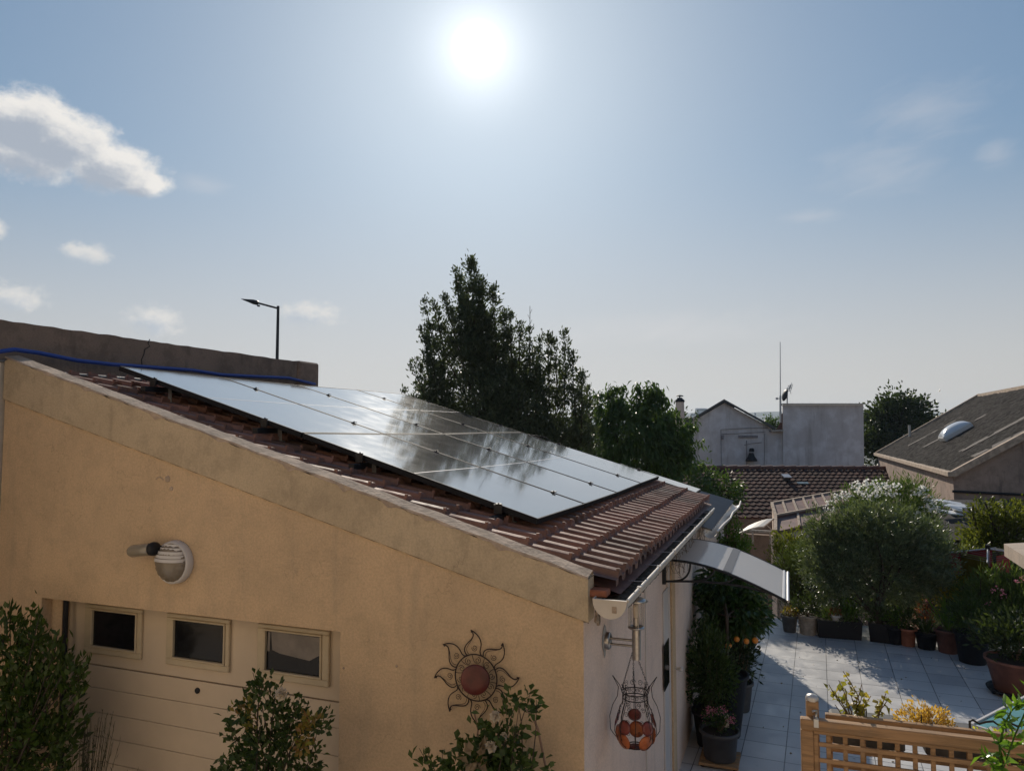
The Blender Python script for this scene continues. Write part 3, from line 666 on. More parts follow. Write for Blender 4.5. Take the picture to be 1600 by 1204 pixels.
# parapet behind the ridge
m = MB(); xp = -5.2; n_ = 60; ztop = 3.765; th_ = .24
pw_r = random.Random(12)
ys = [2.2 + (6.87 - 2.2) * i / n_ for i in range(n_ + 1)]; jt = [pw_r.uniform(-.004, .004) for _ in ys]
for i in range(n_):
    a, b = ys[i], ys[i + 1]; ja, jb = ztop + jt[i], ztop + jt[i + 1]
    m.face([(xp, a, 0), (xp, b, 0), (xp, b, jb), (xp, a, ja)]); m.face([(xp, a, ja), (xp, b, jb), (xp - th_, b, jb + .01), (xp - th_, a, ja + .01)])
    m.face([(xp - th_, a, 0), (xp - th_, a, ja + .01), (xp - th_, b, jb + .01), (xp - th_, b, 0)])
m.face([(xp, 2.2, 0), (xp, 2.2, ztop), (xp - th_, 2.2, ztop + .01), (xp - th_, 2.2, 0)])
par = m.build('parapet_wall', parapetm); tag(par, 'long dark rendered parapet wall rising behind the top of the tiled roof', 'wall')
m = MB(); m.box((xp - th_ - .01, 6.86, 0), (xp + .03, 7.24, ztop + .012), 0, None, .02); m.build('end_pier', parapetm, par, True)
m = MB(); cr = [onX(x_, y_, xp + .002) for x_, y_ in ((234, 530), (231, 536), (234, 541), (226, 546), (225, 553), (221, 562), (222, 570))]
m.tube(cr, .004, 5); m.build('crack', black, par, True)

# street lamp beyond
lp = at(433, 560, 30); base = Vector((lp.x, lp.y, -2.6))
lamp = empty('street_lamp', base, label='tall grey street lamp with a single arm rising behind the parapet wall', cat='street lamp')
tp = at(432.5, 478, 30); hd = at(404, 473.5, 30); he = at(377, 467, 30)
m = MB(); m.tube([base, base + Vector((0, 0, 1.2)), (lp.x, lp.y, tp.z)], [.11, .10, .055], 12); m.tube([base, base + Vector((0, 0, .05))], .18, 12); m.build('pole', black, lamp, True)
m = MB(); m.tube([(lp.x, lp.y, tp.z - .10), hd], .04, 8); m.build('arm', black, lamp, True)
m = MB(); d_ = he - hd; a_, b_, c_ = frame_of(d_)
ring = []
for t_, w_, h_ in ((0, .06, .05), (.08, .12, .10), (.3, .14, .10), (.6, .11, .06), (.85, .07, .03), (1, .02, .01)):
    p_ = hd + d_ * t_; ring.append([p_ + a_ * w_ * math.cos(2 * math.pi * j / 10) + b_ * h_ * math.sin(2 * math.pi * j / 10) for j in range(10)])
vs = [v for r_ in ring for v in r_]; fs = [(i * 10 + j, i * 10 + (j + 1) % 10, (i + 1) * 10 + (j + 1) % 10, (i + 1) * 10 + j) for i in range(5) for j in range(10)]
m.add(vs, fs, 0, True); m.tube([hd + Vector((0, 0, -.08)), hd + Vector((0, 0, -.14))], .06, 8); m.build('lamp_head', black, lamp, True)

# blue hose along the foot of the parapet
bl = mat('blue_hose', (.012, .045, .26), .4, spec=.5)
hp = [(-20, 556), (0, 549), (22, 546), (60, 551), (120, 563), (175, 569), (230, 573), (300, 578), (345, 585), (400, 588), (450, 590), (492, 600)]
pts = [onX(x_, y_, -5.08) for x_, y_ in hp[:6]] + [onX(x_, y_, -5.14) for x_, y_ in hp[6:]]
m = MB(); m.tube(pts, .016, 10); h_ = m.build('hose', bl); tag(h_, 'blue ribbed hose lying along the foot of the parapet wall', 'hose')

# ================================================================== solar panels, two rows of four on four rails
O = Vector((-4.604, 3.981, 3.459)); SA = R(16.745); PL, PW = 1.706, 1.06
SD = Vector((math.cos(SA), 0, -math.sin(SA))); SN = Vector((math.sin(SA), 0, math.cos(SA))); YV = Vector((0, 1, 0))
sag = [0, -.0125, -.0174, -.0076, -.005]
def panel(i, j, label):
    # local axes: x down the slope, y across, z out of the glass
    ga = .006; z0, z1 = sag[j], sag[j + 1]
    yv = (YV * PW + SN * (z1 - z0)).normalized(); zv = SD.cross(yv).normalized()
    o_ = O + SD * (PL * i) + YV * (PW * j) + SN * z0
    if i == 1 and label is None: pass
    M_ = Matrix(((SD.x, yv.x, zv.x, o_.x), (SD.y, yv.y, zv.y, o_.y), (SD.z, yv.z, zv.z, o_.z), (0, 0, 0, 1)))
    p = empty('solar_panel', (0, 0, 0), label=label, cat='solar panel', group='roof solar panels in two rows of four'); p.matrix_basis = M_
    l_, w_, f = PL - ga, PW - ga, .011
    m = MB()
    m.box((ga, ga, -.035), (l_, ga + f, 0), 0, None, .0015); m.box((ga, w_ - f, -.035), (l_, w_, 0), 0, None, .0015)
    m.box((ga, ga + f, -.035), (ga + f, w_ - f, 0), 0, None, .0015); m.box((l_ - f, ga + f, -.035), (l_, w_ - f, 0), 0, None, .0015)
    m.build('frame', pvframe, p)
    m = MB(); m.box((ga + f, ga + f, -.010), (l_ - f, w_ - f, -.002)); m.build('glass', pv, p)
    m = MB(); m.box((PL / 2 - .0025, ga + f + .01, -.0018), (PL / 2 + .0025, w_ - f - .01, -.0012)); m.build('centre_line', pvline, p)
    m = MB(); m.face([(ga + f, ga + f, -.012), (ga + f, w_ - f, -.012), (l_ - f, w_ - f, -.012), (l_ - f, ga + f, -.012)]); m.box((PL * .5 - .06, PW * .5 - .05, -.03), (PL * .5 + .06, PW * .5 + .05, -.013)); m.build('backing', blackpl, p)
    return p
lab = [['solar panel at the upper corner nearest the ochre gable, below the parapet', 'upper-row solar panel second from the ochre gable', 'upper-row solar panel third from the ochre gable, under the end of the parapet', 'upper-row solar panel farthest from the gable, nearest the tall evergreen'],
       ['lower-row solar panel nearest the gable, with the corner that juts over the tiles', 'lower-row solar panel second from the ochre gable', 'lower-row solar panel third from the ochre gable', 'lower-row solar panel farthest from the gable, beside the cherry tree']]
for i in range(2):
    for j in range(4): panel(i, j, lab[i][j])
rl = ['topmost mounting rail under the upper row of panels', 'second mounting rail, under the lower half of the upper panels', 'third mounting rail, under the upper half of the lower panels', 'lowest mounting rail, carrying the foot of the lower panels']
for k, xr in enumerate((-4.24, -3.26, -2.52, -1.58)):
    s_ = (xr - O.x) / math.cos(SA); z_ = O.z - s_ * math.sin(SA)
    r_ = empty('mounting_rail', (xr, O.y - .09, z_ - .07), label=rl[k], cat='mounting rail', group='rails under the solar panels')
    m = MB(); m.box((xr - .02, O.y - .11, z_ - .092), (xr + .02, O.y + 4 * PW + .08, z_ - .056), 0, None, .002); m.build('rail', black, r_, True)
    for yy in [O.y - .012] + [O.y + PW * j for j in (1, 2, 3)] + [O.y + 4 * PW + .012]:
        j_ = min(4, max(0, round((yy - O.y) / PW))); zc = z_ + sag[j_] * .95
        m = MB(); w2 = .018 if 0 < j_ < 4 else .013
        m.box((xr - .020, yy - w2 * .8, zc + .002), (xr + .020, yy + w2 * .8, zc + .008), 0, None, .002); m.tube([(xr, yy, zc - .05), (xr, yy, zc + .014)], .005, 8)
        if j_ in (0, 4): m.box((xr - .025, yy - .012, zc - .05), (xr + .025, yy - .004 if j_ == 0 else yy + .012, zc + .004))
        m.build('clamp', black, r_, True)
    for yy in (O.y + .10, O.y + 1.3, O.y + 2.6, O.y + 3.9):
        m = MB(); xx = xr + .035; m.box((xx - .015, yy - .004, tz(xx) + .03), (xx + .015, yy + .004, z_ - .05), 0, None, .001); m.box((xx - .03, yy - .02, tz(xx) + .022), (xx + .03, yy + .02, tz(xx) + .034)); m.build('roof_hook', alu, r_, True)
m = MB(); pts = [onY(x_, y_, 8.26) for x_, y_ in ((815, 678), (835, 680), (852, 683), (862, 690), (845, 688), (858, 693), (880, 700))]
m.tube(pts, .008, 6); c_ = m.build('cable', blackpl); tag(c_, 'loose black cable looping off the far edge of the solar panels', 'cable')

# ================================================================== things on the gable
# round bulkhead light with slatted hood
c0 = Vector((-3.53, YG, 2.178)); bl_ = empty('bulkhead_light', c0, label='round white bulkhead light with slatted half hood and ribbed glass on the ochre gable', cat='wall light')
def circ(r, h, n=40, y=0.): return [Vector((c0.x + r * math.cos(2 * math.pi * i / n), y, c0.z + r * math.sin(2 * math.pi * i / n))) for i in range(n)]
m = MB(); m.lathe([(.128, 0), (.132, .008), (.128, .045), (.122, .052), (.114, .052), (.110, .03)], c0, 40, 0, (0, -1, 0)); m.build('base_ring', white, bl_, True)
diff = mat('ribbed_glass', (.20, .165, .125), .25, spec=.6, fn=None)
m = MB(); n_ = 36; vs = []; fs = []
for i in range(9):
    ph = math.pi / 2 * i / 8; rr_ = .114 * math.cos(ph); hh = .05 + .055 * math.sin(ph)
    for j in range(72):
        a = 2 * math.pi * j / 72; q = rr_ * (1 + (.018 if j % 4 < 2 else -.018) * math.cos(ph)); vs.append((c0.x + q * math.cos(a), YG - hh, c0.z + q * math.sin(a)))
for i in range(8):
    for j in range(72): fs.append((i * 72 + j, i * 72 + (j + 1) % 72, (i + 1) * 72 + (j + 1) % 72, (i + 1) * 72 + j))
m.add(vs, fs, 0, True); m.build('glass_dome', diff, bl_, True)
m = MB()
for i in range(5):
    z = .012 + i * .021; hw = math.sqrt(max(.112 ** 2 - z * z, .0001)); k_ = 14; dep = .118 - .008 * i
    top = []; 
    for s_ in range(k_ + 1):
        a = math.pi * s_ / k_; top.append((c0.x + hw * math.cos(a), YG - .045 - (dep - .045) * math.sin(a) ** .8 * (hw / .112) ** .5, c0.z + z))
    t2 = [(x, y + .004, zz + .0185) for x, y, zz in top]
    for s_ in range(k_): m.face([top[s_], top[s_ + 1], t2[s_ + 1], t2[s_]])
    t3 = [(c0.x + (x - c0.x) * .93, y + .012, zz) for x, y, zz in top]
    for s_ in range(k_): m.face([top[s_], t3[s_], t3[s_ + 1], top[s_ + 1]])
m.box((c0.x - .105, YG - .06, c0.z), (c0.x + .105, YG - .045, c0.z + .006))
m.build('slatted_hood', white, bl_, True)
# glass jar fitting to the left, dark cap towards the round light
cap = onY(240, 857, YG - .09); tip_ = onY(204, 861, YG - .09); d_ = (tip_ - cap)
jl_ = empty('jar_light', cap, label='small clear glass jar light with black cap sticking out sideways beside the round bulkhead light', cat='wall light')
glassj = mat('clear_jar_glass', (.27, .235, .18), .12, spec=.7)
m = MB(); L_ = d_.length; m.lathe([(.030, 0), (.036, .02), (.038, .05), (.038, L_ - .02), (.030, L_), (.028, L_ + .002), (0, L_ + .002)], cap, 20, 0, d_); m.build('jar', glassj, jl_, True)
m = MB(); m.lathe([(.040, .018), (.042, 0), (.040, -.018), (.02, -.024), (0, -.024)], cap, 20, 0, d_); m.tube([cap - d_.normalized() * .01, cap + Vector((.02, .09, 0))], .014, 8); m.build('cap', blackpl, jl_, True)

# wrought sun
sc0 = Vector((onY(746, 1056, YG).x, YG, onY(746, 1056, YG).z)); rng_r = .116
su = empty('sun_ornament', sc0, label='black wrought iron sun with eight curling rays and a dark red round plate', cat='wall ornament')
def SP(r, a, y=.02): return Vector((sc0.x + r * math.cos(a), YG - y, sc0.z + r * math.sin(a)))
def bez(ps, n=16):
    out_ = []
    for i in range(n + 1):
        t_ = i / n; q = [Vector(p) for p in ps]
        while len(q) > 1: q = [q[k].lerp(q[k + 1], t_) for k in range(len(q) - 1)]
        out_.append(q[0])
    return out_
def spiral(c, r, a0, turns, y, n=22, h=1):
    return [Vector((c.x + r * (1 - .8 * i / n) * math.cos(a0 + h * turns * 6.283 * i / n), y, c.z + r * (1 - .8 * i / n) * math.sin(a0 + h * turns * 6.283 * i / n))) for i in range(n + 1)]
m = MB(); m.tube([SP(rng_r, 2 * math.pi * i / 48) for i in range(48)], .0034, 6, 0, True); m.build('ring', ironm, su, True)
for k in range(8):
    a = R(93) - k * math.pi / 4; m = MB(); up_ = 1
    tip = SP(.238, a + R(4)); l1 = SP(rng_r, a + R(22)); r1 = SP(rng_r, a - R(21))
    m.tube(bez([l1, SP(.175, a + R(30)), SP(.185, a + R(8)), SP(.20, a - R(6)), tip]), [.003] * 17, 6)
    m.tube(bez([r1, SP(.135, a - R(2)), SP(.165, a - R(22)), SP(.215, a - R(12)), tip]), [.003] * 17, 6)
    m.tube(bez([SP(.122, a + R(17)), SP(.165, a + R(25)), SP(.18, a + R(4)), SP(.20, a - R(3)), tip], 12), .0014, 5)
    c_ = SP(.148, a); m.tube(spiral(c_, .017, a + 1.5, 1.6, YG - .02), .0016, 5)
    m.tube([SP(.226, a + R(3)), tip], [.006, .001], 6)
    m.build('ray', ironm, su, True)
m = MB()
for k in range(10):
    a = 2 * math.pi * k / 10 + .2; c_ = SP(.088, a); m.tube(spiral(c_, .018, a, 1.4, YG - .02, h=(1 if k % 2 else -1)), .0016, 5)
    m.tube(bez([SP(rng_r, a + .3), SP(.075, a + .32), SP(.07, a)], 8), .0016, 5)
m.build('scrollwork', ironm, su, True)
m = MB(); pc = onY(742.5, 1061, YG - .09)
m.tube([SP(.045, R(95)) + Vector((-.03, -.01, .01)), SP(.055, R(60)) + Vector((.02, -.01, 0.005))], .004, 6); m.tube([SP(.05, R(60)) + Vector((.02, 0, .005)), SP(.01, R(60)) + Vector((.02, -.06, 0))], .004, 6)
m.build('bracket', ironm, su, True)
redp = mat('dark_red_glass', (.12, .022, .016), .38, spec=.5, var=.4, vscale=16)
m = MB(); m.lathe([(0, -.02), (.045, -.017), (.068, -.006), (.074, .004), (.068, .009), (.04, .013), (0, .013)], pc, 40, 0, (.30, -1, .12)); m.build('plate', redp, su, True)

# ================================================================== steel lantern and the tulip basket on the eaves-side wall
LY = 3.975; lx = -.783
ln = empty('wall_lantern', (XW, LY, 1.84), label='brushed steel outdoor lantern with conical cap on the pinkish side wall', cat='wall light')
m = MB(); m.lathe([(.046, 0), (.046, .022), (.040, .028), (0, .028)], (XW, LY, 1.838), 28, 0, (1, 0, 0)); m.build('wall_plate', steel, ln, True)
m = MB()
for z_ in (1.852, 1.822): m.tube([(XW + .02, LY, z_), (lx, LY, z_)], .0065, 10)
m.build('arm', steel, ln, True)
m = MB(); m.tube([(lx, LY, 1.755), (lx, LY, 1.925)], .0235, 24); m.tube([(lx, LY, 1.92), (lx, LY, 1.975)], .017, 20); m.build('tube', steel, ln, True)
m = MB(); m.lathe([(.042, 1.918), (.045, 1.922), (.045, 1.928), (.024, 1.932), (.024, 1.918)], (lx, LY, 0), 28, 0)
for k in range(4):
    a = k * math.pi / 2 + .5; m.tube([(lx + .040 * math.cos(a), LY + .040 * math.sin(a), 1.925), (lx + .040 * math.cos(a), LY + .040 * math.sin(a), 2.07)], .0028, 6)
m.build('cage', steel, ln, True)
m = MB(); m.lathe([(.060, 2.062), (.064, 2.064), (.045, 2.078), (.012, 2.086), (0, 2.087)], (lx, LY, 0), 32, 0); m.lathe([(0, 2.062), (.057, 2.064)], (lx, LY, 0), 32, 0); m.build('cap', steel, ln, True)
gl = bpy.data.materials.new('clear_tube_glass'); gl.use_nodes = True; t = NT(gl.node_tree)
o_ = t.n('ShaderNodeOutputMaterial'); g_ = t.n('ShaderNodeBsdfGlossy'); g_.inputs['Roughness'].default_value = .06; tr_n = t.n('ShaderNodeBsdfTransparent'); mx = t.n('ShaderNodeMixShader'); fr = t.n('ShaderNodeFresnel'); fr.inputs[0].default_value = 1.45
t.l(t.m('MULTIPLY', fr.outputs[0], .6), mx.inputs[0]); t.l(tr_n.outputs[0], mx.inputs[1]); t.l(g_.outputs[0], mx.inputs[2]); t.l(mx.outputs[0], o_.inputs[0]); tr_n.inputs[0].default_value = (.98, .97, .96, 1)
m = MB(); m.lathe([(.033, 1.93), (.033, 2.062)], (lx, LY, 0), 28, 0, None, True, False); m.build('glass_tube', gl, ln, True)
m = MB(); m.lathe([(.012, 1.97), (.017, 1.99), (.018, 2.03), (.012, 2.046), (0, 2.05)], (lx, LY, 0), 18, 0); m.build('bulb', mat('frosted_bulb', (.72, .62, .50), .4), ln, True)
m = MB(); pr_ = random.Random(2); vs = [(XW + .003, LY - .03 + (.062 + pr_.uniform(-.012, .012)) * math.cos(a / 16 * 6.283) * .8, 1.845 + (.085 + pr_.uniform(-.012, .012)) * math.sin(a / 16 * 6.283)) for a in range(16)]
m.face(vs); m.build('bare_patch', mat('grey_patch', (.42, .40, .37), .9, var=.3, vscale=40), ln, True)

bc = Vector((-.792, LY - .005, 0)); bk = empty('tulip_basket', (bc.x, bc.y, 1.29), label='hanging tulip-shaped wire lantern with round orange and red glass discs', cat='hanging lantern')
prof_b = [(.0, 1.300), (.040, 1.300), (.088, 1.330), (.110, 1.375), (.108, 1.42), (.090, 1.48), (.068, 1.53), (.066, 1.575), (.076, 1.60)]
def rad_at(z):
    for (r0, z0), (r1, z1) in zip(prof_b[1:], prof_b[2:]):
        if z0 <= z <= z1 and z1 > z0: return r0 + (r1 - r0) * (z - z0) / (z1 - z0)
    return .06
def BP(z, a, dr=0.): r_ = rad_at(z) + dr; return Vector((bc.x + r_ * math.cos(a), bc.y + r_ * math.sin(a), z))
m = MB()
for k in range(8):
    a = 2 * math.pi * k / 8 + .2; m.tube([Vector((bc.x + r * math.cos(a), bc.y + r * math.sin(a), z)) for r, z in prof_b[1:]], .0020, 5)
for z_ in (1.305, 1.555, 1.585): m.tube([BP(z_, 2 * math.pi * i / 32) for i in range(32)], .0028, 6, 0, True)
m.build('wire_cage', ironm, bk, True)
m = MB()
for k in range(5):
    a = 2 * math.pi * k / 5 - 1.95
    pts = [Vector((bc.x + r * math.cos(a), bc.y + r * math.sin(a), z)) for r, z in ((.04, 1.30), (.10, 1.315), (.138, 1.37), (.142, 1.44), (.125, 1.50), (.098, 1.55), (.092, 1.60), (.125, 1.655))]
    m.tube(bez([pts[0], pts[1], pts[2]], 6)[:-1] + pts[2:], [.002] * 10 + [.0025, .001], 5)
    m.tube([Vector((bc.x + r * math.cos(a), bc.y + r * math.sin(a), z)) for r, z in ((.072, 1.585), (.085, 1.61), (.125, 1.655))], [.002, .002, .003], 5)
m.build('petal_wire', ironm, bk, True)
m = MB()
def curl(z, a, r, h):
    ax = Vector((-math.sin(a), math.cos(a), 0)); c_ = BP(z, a); n_ = 18
    return [c_ + ax * (h * r * (1 - .75 * i / n_) * math.cos(1.5 * 6.283 * i / n_)) + Vector((0, 0, r * (1 - .75 * i / n_) * math.sin(1.5 * 6.283 * i / n_))) for i in range(n_ + 1)]
for z_, n2, r_ in ((1.615, 9, .017), (1.57, 9, .011), (1.53, 8, .015), (1.49, 9, .015), (1.455, 8, .014), (1.33, 9, .012)):
    for k in range(n2): m.tube(curl(z_, 2 * math.pi * k / n2 + z_ * 9, r_, 1 if k % 2 else -1), .0013, 4)
m.build('scrollwork', ironm, bk, True)
og = mat('orange_glass', (.50, .13, .03), .3, spec=.6, var=.3, vscale=20); rg = mat('red_glass', (.22, .045, .03), .3, spec=.6, var=.3, vscale=20)
for k in range(5):
    for lv, (z_, r_, ofs, mt) in enumerate(((1.428, .037, .04, rg), (1.354, .042, -.06, og))):
        a = 2 * math.pi * k / 5 + ofs - 1.375 + .628; d_ = Vector((math.cos(a), math.sin(a), .25 if lv == 0 else -.2)); c_ = BP(z_, a, -.004)
        m = MB(); m.lathe([(0, .004), (r_ * .6, .0035), (r_, 0), (r_ * .6, -.0035), (0, -.004)], c_, 24, 0, d_); m.build('glass_disc', mt, bk, True)
m = MB(); m.lathe([(0, -.004), (.034, -.004), (.036, 0), (.034, .004), (0, .004)], (bc.x, bc.y, 1.30), 24); m.build('base_disc', rg, bk, True)
m = MB()
for a in (-2.6, .3, 1.9):
    p0 = Vector((bc.x - .005, bc.y, 1.815)); p1 = BP(1.60, a)
    n_ = 17
    for i in range(n_):
        u = p0.lerp(p1, (i + .5) / n_); d_ = (p1 - p0).normalized(); a1, b1, _ = frame_of(d_); s_ = a1 if i % 2 else b1; hl = (p1 - p0).length / n_ * .66
        m.tube([u + d_ * hl * math.cos(q) + s_ * .0035 * math.sin(q) for q in [2 * math.pi * j / 8 for j in range(8)]], .0011, 4, 0, True)
m.build('chain', ironm, bk, True)

# ================================================================== door canopy
cn = empty('door_canopy', (XW, 6.45, 1.96), label='curved clear polycarbonate door canopy on black brackets over the side door', cat='canopy')
cpf = [(-.945, 1.962), (-.80, 1.960), (-.70, 1.952), (-.58, 1.928), (-.457, 1.895), (-.35, 1.855), (-.248, 1.811), (-.13, 1.762), (-.025, 1.712)]
poly = bpy.data.materials.new('smoked_polycarbonate'); poly.use_nodes = True; t = NT(poly.node_tree)
o_ = t.n('ShaderNodeOutputMaterial'); pb = t.n('ShaderNodeBsdfPrincipled'); tp_ = t.n('ShaderNodeBsdfTransparent'); mx = t.n('ShaderNodeMixShader'); tl = t.n('ShaderNodeBsdfTranslucent'); mx2 = t.n('ShaderNodeMixShader')
c_ = t.n('ShaderNodeTexCoord'); nn = t.mr(t.noise(c_.outputs['Object'], 7, 6, .7), .4, .7)
pb.inputs['Base Color'].default_value = (.78, .76, .74, 1); pb.inputs['IOR'].default_value = 2.0; t.l(t.mr(nn, 0, 1, .10, .2), pb.inputs['Roughness']); pb.inputs['Specular IOR Level'].default_value = .7
tl.inputs[0].default_value = (.92, .88, .84, 1); mx2.inputs[0].default_value = .5; t.l(pb.outputs[0], mx2.inputs[1]); t.l(tl.outputs[0], mx2.inputs[2])
tp_.inputs[0].default_value = (.8, .82, .84, 1); mx.inputs[0].default_value = .16; t.l(mx2.outputs[0], mx.inputs[1]); t.l(tp_.outputs[0], mx.inputs[2]); t.l(mx.outputs[0], o_.inputs[0])
cy0, cy1 = 5.90, 7.08
def cz(x):
    for (a, b), (c, d) in zip(cpf, cpf[1:]):
        if a <= x <= c: return b + (d - b) * (x - a) / (c - a)
    return cpf[-1][1]
m = MB(); fx = [(-.945 + .92 * i / 28) for i in range(29)]
# smooth the profile by a quadratic fit
co = np.polyfit([p[0] for p in cpf], [p[1] for p in cpf], 3); cz = lambda x: float(np.polyval(co, x))
for i in range(28):
    m.add([(fx[i], cy0, cz(fx[i])), (fx[i + 1], cy0, cz(fx[i + 1])), (fx[i + 1], cy1, cz(fx[i + 1])), (fx[i], cy1, cz(fx[i]))], [(0, 1, 2, 3)], 0, True)
    m.add([(fx[i], cy0, cz(fx[i]) - .004), (fx[i + 1], cy0, cz(fx[i + 1]) - .004), (fx[i + 1], cy1, cz(fx[i + 1]) - .004), (fx[i], cy1, cz(fx[i]) - .004)], [(3, 2, 1, 0)], 0, True)
m.build('sheet', poly, cn, True)
for yy in (cy0, cy1):
    m = MB(); m.tube([(x, yy, cz(x) - .006) for x in fx], .010, 8); m.build('edge_trim', black, cn, True)
m = MB(); m.box((-.06, cy0, cz(-.06) - .004), (-.042, cy1, cz(-.05) + .006), 0, None, .002); m.tube([(-.02, cy0 - .008, cz(-.02)), (-.02, cy1 + .008, cz(-.02))], .011, 8); m.build('front_rail', alu, cn, True)
m = MB(); q4 = [(-.485, cy0 + .012, cz(-.485) + .003), (-.425, cy0 + .012, cz(-.425) + .003), (-.425, cy1 - .012, cz(-.425) + .003), (-.485, cy1 - .012, cz(-.485) + .003)]; m.prism(q4, (0, 0, .003)); m.build('cross_strip', mat('grey_strip', (.10, .095, .10), .5), cn, True)
m = MB(); m.box((XW, cy0, 1.955), (XW + .03, cy1, 1.985), 0, None, .003); m.build('wall_rail', black, cn, True)
for yy in (cy0 + .02, cy1 - .02):
    m = MB(); m.box((XW, yy - .018, 1.765), (XW + .028, yy + .018, 1.965), 0, None, .003)
    m.tube(bez([(XW + .03, yy, 1.788), (-.75, yy, 1.80), (-.50, yy, 1.83), (-.22, yy, 1.78), (-.12, yy, cz(-.12) - .012)], 18), .009, 8)
    m.tube(bez([(-.865, yy, 1.795), (-.76, yy, 1.80), (-.73, yy, 1.88), (-.735, yy, cz(-.735) - .01)], 12), .008, 8)
    m.tube(bez([(-.78, yy, 1.80), (-.62, yy, 1.80), (-.56, yy, 1.86), (-.55, yy, cz(-.55) - .01)], 12), .008, 8)
    m.tube(bez([(-.66, yy, 1.812), (-.52, yy, 1.80), (-.42, yy, 1.80), (-.40, yy, cz(-.40) - .01)], 12), .007, 8)
    m.build('bracket', black, cn, True)
# dry creeper stems by the canopy
P = []; D = []
dv = empty('dry_creeper', (-.92, 6.6, 1.9), label='dried grey creeper stems tangled on the wall above the door canopy', cat='creeper')
m = MB()
for k in range(70):
    y0 = random.uniform(5.75, 7.9); x0 = random.uniform(-.94, -.80); z0 = random.uniform(1.93, 2.13); p = Vector((x0, y0, z0)); pts = [p]
    for i in range(5): p = p + Vector((random.uniform(-.02, .03), random.uniform(-.06, .06), random.uniform(-.07, .02))); p.x = max(p.x, -.945); pts.append(p)
    m.tube(pts, .0022, 4, 0, False, False)
m.build('stem', mat('dead_stem', (.20, .16, .12), .9), dv, True)

# ================================================================== lower black-roofed annex beyond
an = empty('annex', (XW, YE + .02, 0), label='low annex with corrugated black roof and bent gutter behind the tiled house', cat='building')
AY0, AY1 = YE + .02, 11.95
def az_(x): return tz(max(x, -1.5)) - .32
m = MB(); dark = mat('black_corrugated_sheet', (.035, .038, .045), .38, spec=.5, var=.4, vscale=4); n_ = 90
for i in range(n_):
    y0, y1 = AY0 + (AY1 - AY0) * i / n_, AY0 + (AY1 - AY0) * (i + 1) / n_; h0, h1 = .014 * math.cos(i * math.pi / 2 ), .014 * math.cos((i + 1) * math.pi / 2)
    m.add([(-.80, y0, az_(-.80) + h0), (-.80, y1, az_(-.80) + h1), (-1.5, y1, az_(-1.5) + h1), (-1.5, y0, az_(-1.5) + h0)], [(0, 1, 2, 3)], 0, True)
    m.add([(-1.5, y0, az_(-1.5) + h0), (-1.5, y1, az_(-1.5) + h1), (-4.9, y1, az_(-1.5) + h1), (-4.9, y0, az_(-1.5) + h0)], [(0, 1, 2, 3)], 0, True)
m.build('roof', dark, an, True)
m = MB(); m.box((XL, AY0, 0), (XW, AY1 - .03, az_(XW) - .03)); m.prism([(XW, AY0 + .0, az_(XW) - .031), (-1.5, AY0, az_(-1.5) - .03), (-4.9, AY0, az_(-1.5) - .03), (-4.9, AY0, az_(XW) - .031)], (0, AY1 - .03 - AY0, 0)); m.build('wall', pinkwall, an, True)
m = MB(); pts = [(-.725, AY0 - .2, 1.90), (-.72, 9.0, 1.88), (-.70, 9.8, 1.865), (-.725, 10.6, 1.85), (-.69, 11.4, 1.85), (-.70, 12.0, 1.88)]
a_ = [(math.cos(q), math.sin(q)) for q in [math.pi + math.pi * i / 8 for i in range(9)]]
vs = []; fs = []
for (x, yy, z) in pts:
    for (c_, s_) in a_: vs.append((x - .07 + .07 * c_, yy, z + .07 * s_))
for i in range(5):
    for j in range(8): fs.append((i * 9 + j, i * 9 + j + 1, (i + 1) * 9 + j + 1, (i + 1) * 9 + j))
m.add(vs, fs, 0, True); m.tube(pts, .012, 8); m.build('gutter', pvc, an, True)
# one more panel lying on the annex roof
p = empty('solar_panel', (0, 0, 0), label='single solar panel lying apart from the array, on the black-roofed annex', cat='solar panel')
p.matrix_basis = Matrix(((SD.x, 0, SN.x, -1.95), (0, 1, 0, 8.50), (SD.z, 0, SN.z, tz(-1.95) + .05), (0, 0, 0, 1)))
m = MB(); m.box((0, 0, -.03), (1.02, .50, 0), 0, None, .003); m.build('frame', pvframe, p)
m = MB(); m.box((.012, .012, .0005), (1.008, .488, .002)); m.build('glass', pv, p)
for a_ in ((.1, .05), (.9, .05), (.1, .45), (.9, .45)): m = MB(); m.box((a_[0] - .015, a_[1] - .015, -.36), (a_[0] + .015, a_[1] + .015, -.03)); m.build('leg', alu, p)

